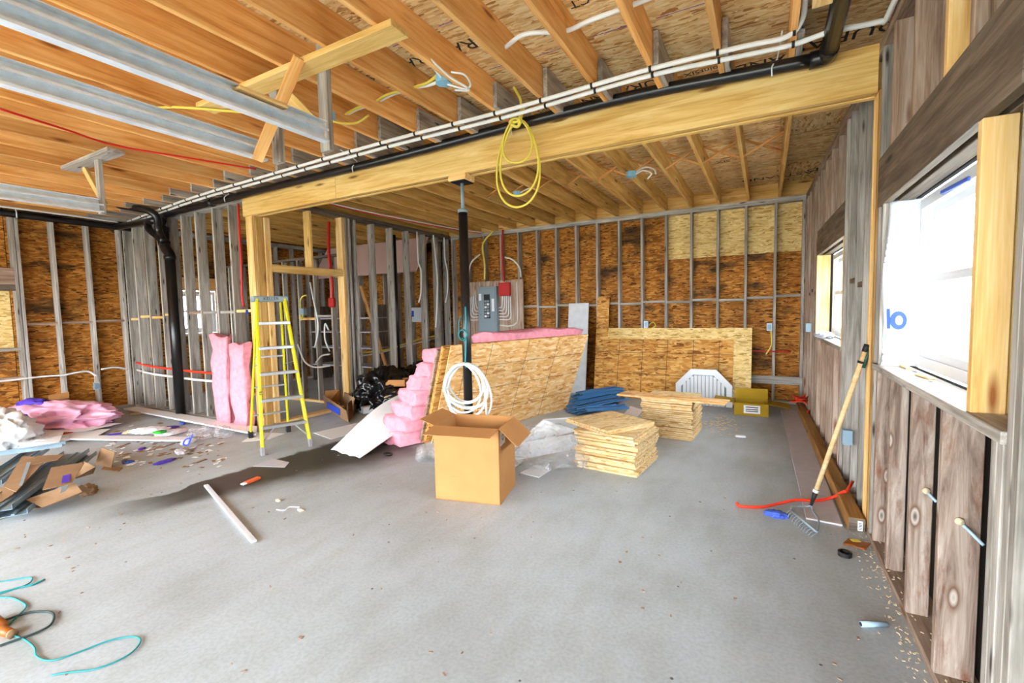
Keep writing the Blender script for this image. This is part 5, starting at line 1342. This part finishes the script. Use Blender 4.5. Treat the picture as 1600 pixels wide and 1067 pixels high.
for k, (px, py, lab) in enumerate(((435, 783, 'small tan chip near the white curl on the floor'), (470, 798, 'small tan chip right of the white curl on the floor'))):
    q = GZ(px, py); tag(blob('wood_chip', q, (0.06, 0.04, 0.02), M['chips'], amp=0.3, sc=3, seed=50 + k, sub=2), lab, 'chip')
bent('white_curl', 'thin curl of white string on the concrete', [GZ(432, 796, 0.005), GZ(445, 797, 0.005), GZ(452, 792, 0.005), GZ(468, 792, 0.005)], 0.004, M['paper'], 'string')
tag(tube('pvc_ring', [GZ(606 + 6 * math.cos(i), 709 + 2.5 * math.sin(i), 0.008) for i in (0, 1, 2, 3, 4, 5)], 0.008, M['black'], None, 6, 3, closed=True), 'small black ring on the floor below the pink batts', 'ring')

# ------------------------------------------------------------------ left: white trim boards and debris
tag(slab('white_trim_board', [GZ(193, 640, 0.03), GZ(214, 637, 0.03), GZ(402, 668, 0.03), GZ(400, 680, 0.03)], 0.02, M['paper']), 'long white trim board lying along the partition', 'trim board')
tag(slab('white_trim_board', [GZ(88, 687, 0.02), GZ(90, 681, 0.02), GZ(296, 684, 0.02), GZ(294, 690, 0.02)], 0.015, M['paper']), 'thin white trim strip lying across the debris at left', 'trim board')
c = GZ(72, 664)
pb_ = blob('insulation_bag', (c.x + 0.42, c.y + 0.0, 0.02), (1.45, 0.75, 0.34), M['pinkbag'], amp=0.35, sc=2.4, seed=61, sub=5, ridge=True, rz=0.5)
tag(pb_, 'crumpled pink insulation bag with purple print by the left wall', 'bag')
BGX, BGY = c.x + 0.42, c.y
for k, (dx, dy, z, sx) in enumerate(((0.05, -0.36, 0.20, 0.28), (-0.25, -0.16, 0.36, 0.30))):
    blob('purple_print', (BGX + dx, BGY + dy, z - 0.04), (sx * 1.3, sx * 0.7, 0.11), M['purple'], pb_, amp=0.4, sc=3, seed=66 + k, sub=3, rz=0.5)
flatq('flat_cardboard', 'flattened brown cardboard under the pink insulation bag', [(62, 668), (138, 655), (110, 644), (40, 655)], 0.02, 0.01, M['card'], 'cardboard')
tag(slab('cardboard_sheet', [GX(76, 628, XL + 0.12), GX(108, 622, XL + 0.12), GX(108, 612, XL + 0.06), GX(76, 618, XL + 0.06)], 0.01, M['card']), 'piece of cardboard standing at the left wall behind the pink bag', 'cardboard')
for k, (pts, z, lab, mt) in enumerate((([(60, 676), (130, 674), (190, 661), (110, 659)], 0.05, 'large white paper sheet in front of the pink insulation bag', 'paper'),
                                   ([(20, 692), (92, 692), (100, 674), (40, 668)], 0.07, 'white paper sheet nearest the grey steel channel', 'paper'),
                                   ([(95, 683), (150, 682), (172, 670), (110, 672)], 0.03, 'white paper sheet left of the purple scraps', 'paper'))):
    flatq('paper_sheet', lab, pts, z, 0.004, M[mt], 'paper', 'white paper sheets at left')
for k, (px, py, sx, sy, sz, mt, nm, lab, cat) in enumerate((
        (-2, 698, 0.75, 0.5, 0.42, 'paper', 'white_plastic_sheeting', 'heap of white plastic sheeting at the left edge', 'plastic sheeting'),
        (38, 694, 0.35, 0.3, 0.20, 'film', 'clear_bag', 'small translucent bag beside the white sheeting', 'bag'),
        (72, 694, 0.4, 0.3, 0.07, 'paper', 'crumpled_paper', 'crumpled cream paper above the grey steel channel', 'paper'),
        (318, 682, 0.42, 0.3, 0.13, 'film', 'printed_plastic_bag', 'clear plastic bag with blue print near the ladder', 'bag'),
        (348, 682, 0.25, 0.2, 0.12, 'film', 'clear_bag', 'small clear bag at the ladder rear foot', 'bag'),
        (235, 675, 0.40, 0.25, 0.06, 'paper', 'crumpled_paper', 'crumpled white paper with a green lid on top', 'paper'),
        (268, 678, 0.3, 0.2, 0.05, 'paper', 'crumpled_paper', 'crumpled white paper right of the green lid', 'paper'),
        (295, 692, 0.2, 0.12, 0.04, 'paper', 'crumpled_paper', 'small folded white paper below the printed bag', 'paper'),
        (285, 707, 0.25, 0.12, 0.03, 'drywall', 'paper_scrap', 'pale paper scrap beside the black scrap', 'paper'),
        (268, 668, 0.17, 0.12, 0.015, 'purple', 'purple_scrap', 'purple plastic scrap by the crumpled papers', 'litter'),
        (188, 678, 0.26, 0.07, 0.012, 'purple', 'purple_scrap', 'long purple plastic scrap left of the crumpled papers', 'litter'),
        (258, 722, 0.20, 0.11, 0.015, 'purple', 'purple_scrap', 'purple plastic scrap nearest the dark patch', 'litter'),
        (222, 702, 0.11, 0.06, 0.015, 'purple', 'purple_scrap', 'small purple scrap below the white trim strip', 'litter'),
        (200, 723, 0.12, 0.08, 0.02, 'bluelitter', 'blue_scrap', 'bright blue packaging scrap beside the brown carton flap', 'litter'),
        (215, 648, 0.20, 0.12, 0.04, 'chips', 'wood_offcut', 'tan wood offcut in front of the white trim board', 'offcut'),
        (208, 676, 0.2, 0.10, 0.04, 'chips', 'wood_offcut', 'tan crumpled scrap between purple scrap and white papers', 'offcut'),
        (112, 678, 0.25, 0.14, 0.04, 'orange', 'orange_scrap', 'orange and white packaging scrap on the paper sheets', 'litter'),
        (285, 663, 0.10, 0.06, 0.03, 'bluelitter', 'blue_scrap', 'tiny dark blue scrap below the white trim board', 'litter'))):
    q = GZ(px, py)
    tag(blob(nm, (q.x, q.y, 0.003), (sx, sy, sz), M[mt], amp=0.5, sc=3.2, seed=80 + k, sub=4, ridge=True, rz=0.4 + k * 0.7), lab, cat)
q = GZ(250, 676, 0.06); tag(tube('green_lid', [q, q + ZZ * 0.02], 0.07, M['green'], None, 14, 0), 'green plastic lid lying on crumpled white paper', 'lid')
pbag = bpy.data.objects['printed_plastic_bag']
q = GZ(316, 680, 0.13)
text_obj('lettering', 'd', 0.22, facing(q + Vector((0.0, -0.16, -0.02)), (0.876, 0.48, 0), (0.3, -0.7, 0.65)), M['bluep'], pbag)
for k, (px, py, sx) in enumerate(((232, 705, 0.35), (250, 700, 0.3), (180, 700, 0.2), (300, 725, 0.2))):
    a = GZ(px, py, 0.006); b = GZ(px + 22, py - 8, 0.006)
    tag(bar('lath_scrap', a, b, 0.035, 0.008, M['greyb']), ('long grey lath scrap left of the purple litter', 'grey lath scrap below the green lid', 'short grey lath scrap near the white trim strip', 'short grey lath scrap near the dark patch')[k], 'lath')

# near-left pile: flattened cartons over blue-grey steel channels
def pieceq(name, label, pts, t, mat, cat, group=None):
    o = slab(name, [GZ(x, y, z) for x, y, z in pts], t, mat)
    return tag(o, label, cat, group)
def channel(label, a, b, w, h):
    a, b = Vector(a), Vector(b)
    t = thing('steel_channel', label, 'steel channel', (a + b) / 2, 'blue-grey steel channels')
    sd = ZZ.cross((b - a).normalized())
    bar('web', a, b, w, 0.004, M['slate'], t, bev=0)
    for e in (-1, 1): bar('flange', a + sd * (w / 2 * e) + ZZ * h / 2, b + sd * (w / 2 * e) + ZZ * h / 2, 0.004, h, M['slate'], t, bev=0)
    bar('rib', a + ZZ * 0.008, b + ZZ * 0.008, 0.02, 0.012, M['slate'], t, bev=0)
channel('long blue-grey steel channel running under the flattened cartons', GZ(-10, 800, 0.10), GZ(120, 708, 0.14), 0.20, 0.04)
channel('blue-grey steel channel lying right of the long one', GZ(20, 806, 0.05), GZ(135, 712, 0.10), 0.16, 0.04)
channel('blue-grey steel channel at the top edge of the carton pile', GZ(-10, 712, 0.16), GZ(100, 696, 0.18), 0.10, 0.03)
channel('blue-grey steel channel at the left edge under torn cartons', GZ(-20, 760, 0.08), GZ(60, 705, 0.12), 0.18, 0.04)
for k, (pts, mt, lab) in enumerate((
        ([(66, 765, 0.20), (112, 755, 0.20), (132, 722, 0.24), (80, 730, 0.24)], 'cardd', 'flattened carton with a purple-blue logo, uppermost of the pile'),
        ([(38, 792, 0.05), (62, 794, 0.03), (140, 765, 0.06), (128, 757, 0.12)], 'cardd', 'torn carton edge drooping to the floor at the pile front'),
        ([(40, 780, 0.10), (66, 792, 0.08), (128, 768, 0.14), (118, 754, 0.18)], 'cardd', 'folded carton flap along the front of the pile'),
        ([(5, 760, 0.16), (25, 768, 0.16), (75, 715, 0.20), (35, 712, 0.20)], 'cardd', 'flattened carton with a dark stripe at the left edge'),
        ([(0, 785, 0.12), (20, 772, 0.14), (28, 760, 0.16), (-8, 762, 0.16)], 'cardd', 'small torn carton piece at the far left edge'),
        ([(118, 748, 0.06), (146, 740, 0.05), (150, 730, 0.18), (132, 722, 0.18)], 'cardd', 'brown carton side folded up behind the logo carton'),
        ([(148, 726, 0.01), (174, 731, 0.01), (179, 706, 0.17), (158, 699, 0.17)], 'cardd', 'small brown carton flap standing up right of the pile'),
        ([(158, 733, 0.012), (186, 736, 0.012), (192, 730, 0.012), (165, 726, 0.012)], 'cardd', 'small flat brown carton piece by the blue scrap'),
        ([(50, 725, 0.22), (90, 718, 0.22), (100, 710, 0.22), (58, 712, 0.22)], 'cardd', 'brown carton piece between two steel channels'))):
    o = pieceq('flattened_carton', lab, pts, 0.006, M[mt], 'cardboard', 'flattened cartons in the near-left pile')
    if k == 0:
        slab('blue_logo', [GZ(96, 755, 0.212), GZ(108, 752, 0.212), GZ(111, 740, 0.22), GZ(98, 742, 0.22)], 0.002, M['purple'], o)
        slab('blue_logo', [GZ(94, 770, 0.205), GZ(104, 766, 0.205), GZ(106, 758, 0.209), GZ(97, 760, 0.209)], 0.002, M['steelg'], o)
    if k == 3:
        slab('dark_stripe', [GZ(30, 758, 0.172), GZ(35, 758, 0.172), GZ(48, 722, 0.205), GZ(42, 722, 0.205)], 0.002, M['steelg'], o)
tag(blob('torn_cardboard', GZ(138, 772), (0.12, 0.11, 0.08), M['cardd'], amp=0.5, sc=3, seed=120, sub=4, ridge=True), 'crumpled torn cardboard corner at the right end of the pile', 'cardboard')
tag(bar('lath', GZ(-10, 812, 0.01), GZ(78, 785, 0.02), 0.03, 0.012, M['chips']), 'thin pale lath along the front of the carton pile', 'lath')

# small torn scraps strewn between the cartons and the ladder
for nm, mt, lab, n, sd in (('pale_litter', 'paper', 'small pale paper scraps strewn between the cartons and the ladder', 60, 5), ('brown_litter', 'cardd', 'small brown scraps and dirt strewn between the cartons and the ladder', 90, 6)):
    rnd = random.Random(sd); G = []
    for i in range(n):
        q = GZ(rnd.uniform(170, 350), rnd.triangular(655, 740, 690), 0.004); an = rnd.uniform(0, PI); L = rnd.uniform(0.008, 0.045); w = L * rnd.uniform(0.25, 0.8)
        G.append(box_geo(q, (L * math.cos(an), L * math.sin(an), rnd.uniform(0, 0.003)), (-w * math.sin(an), w * math.cos(an), 0), (0, 0, 0.0015)))
    tag(multi(nm, G, M[mt]), lab, 'litter', kind='stuff')
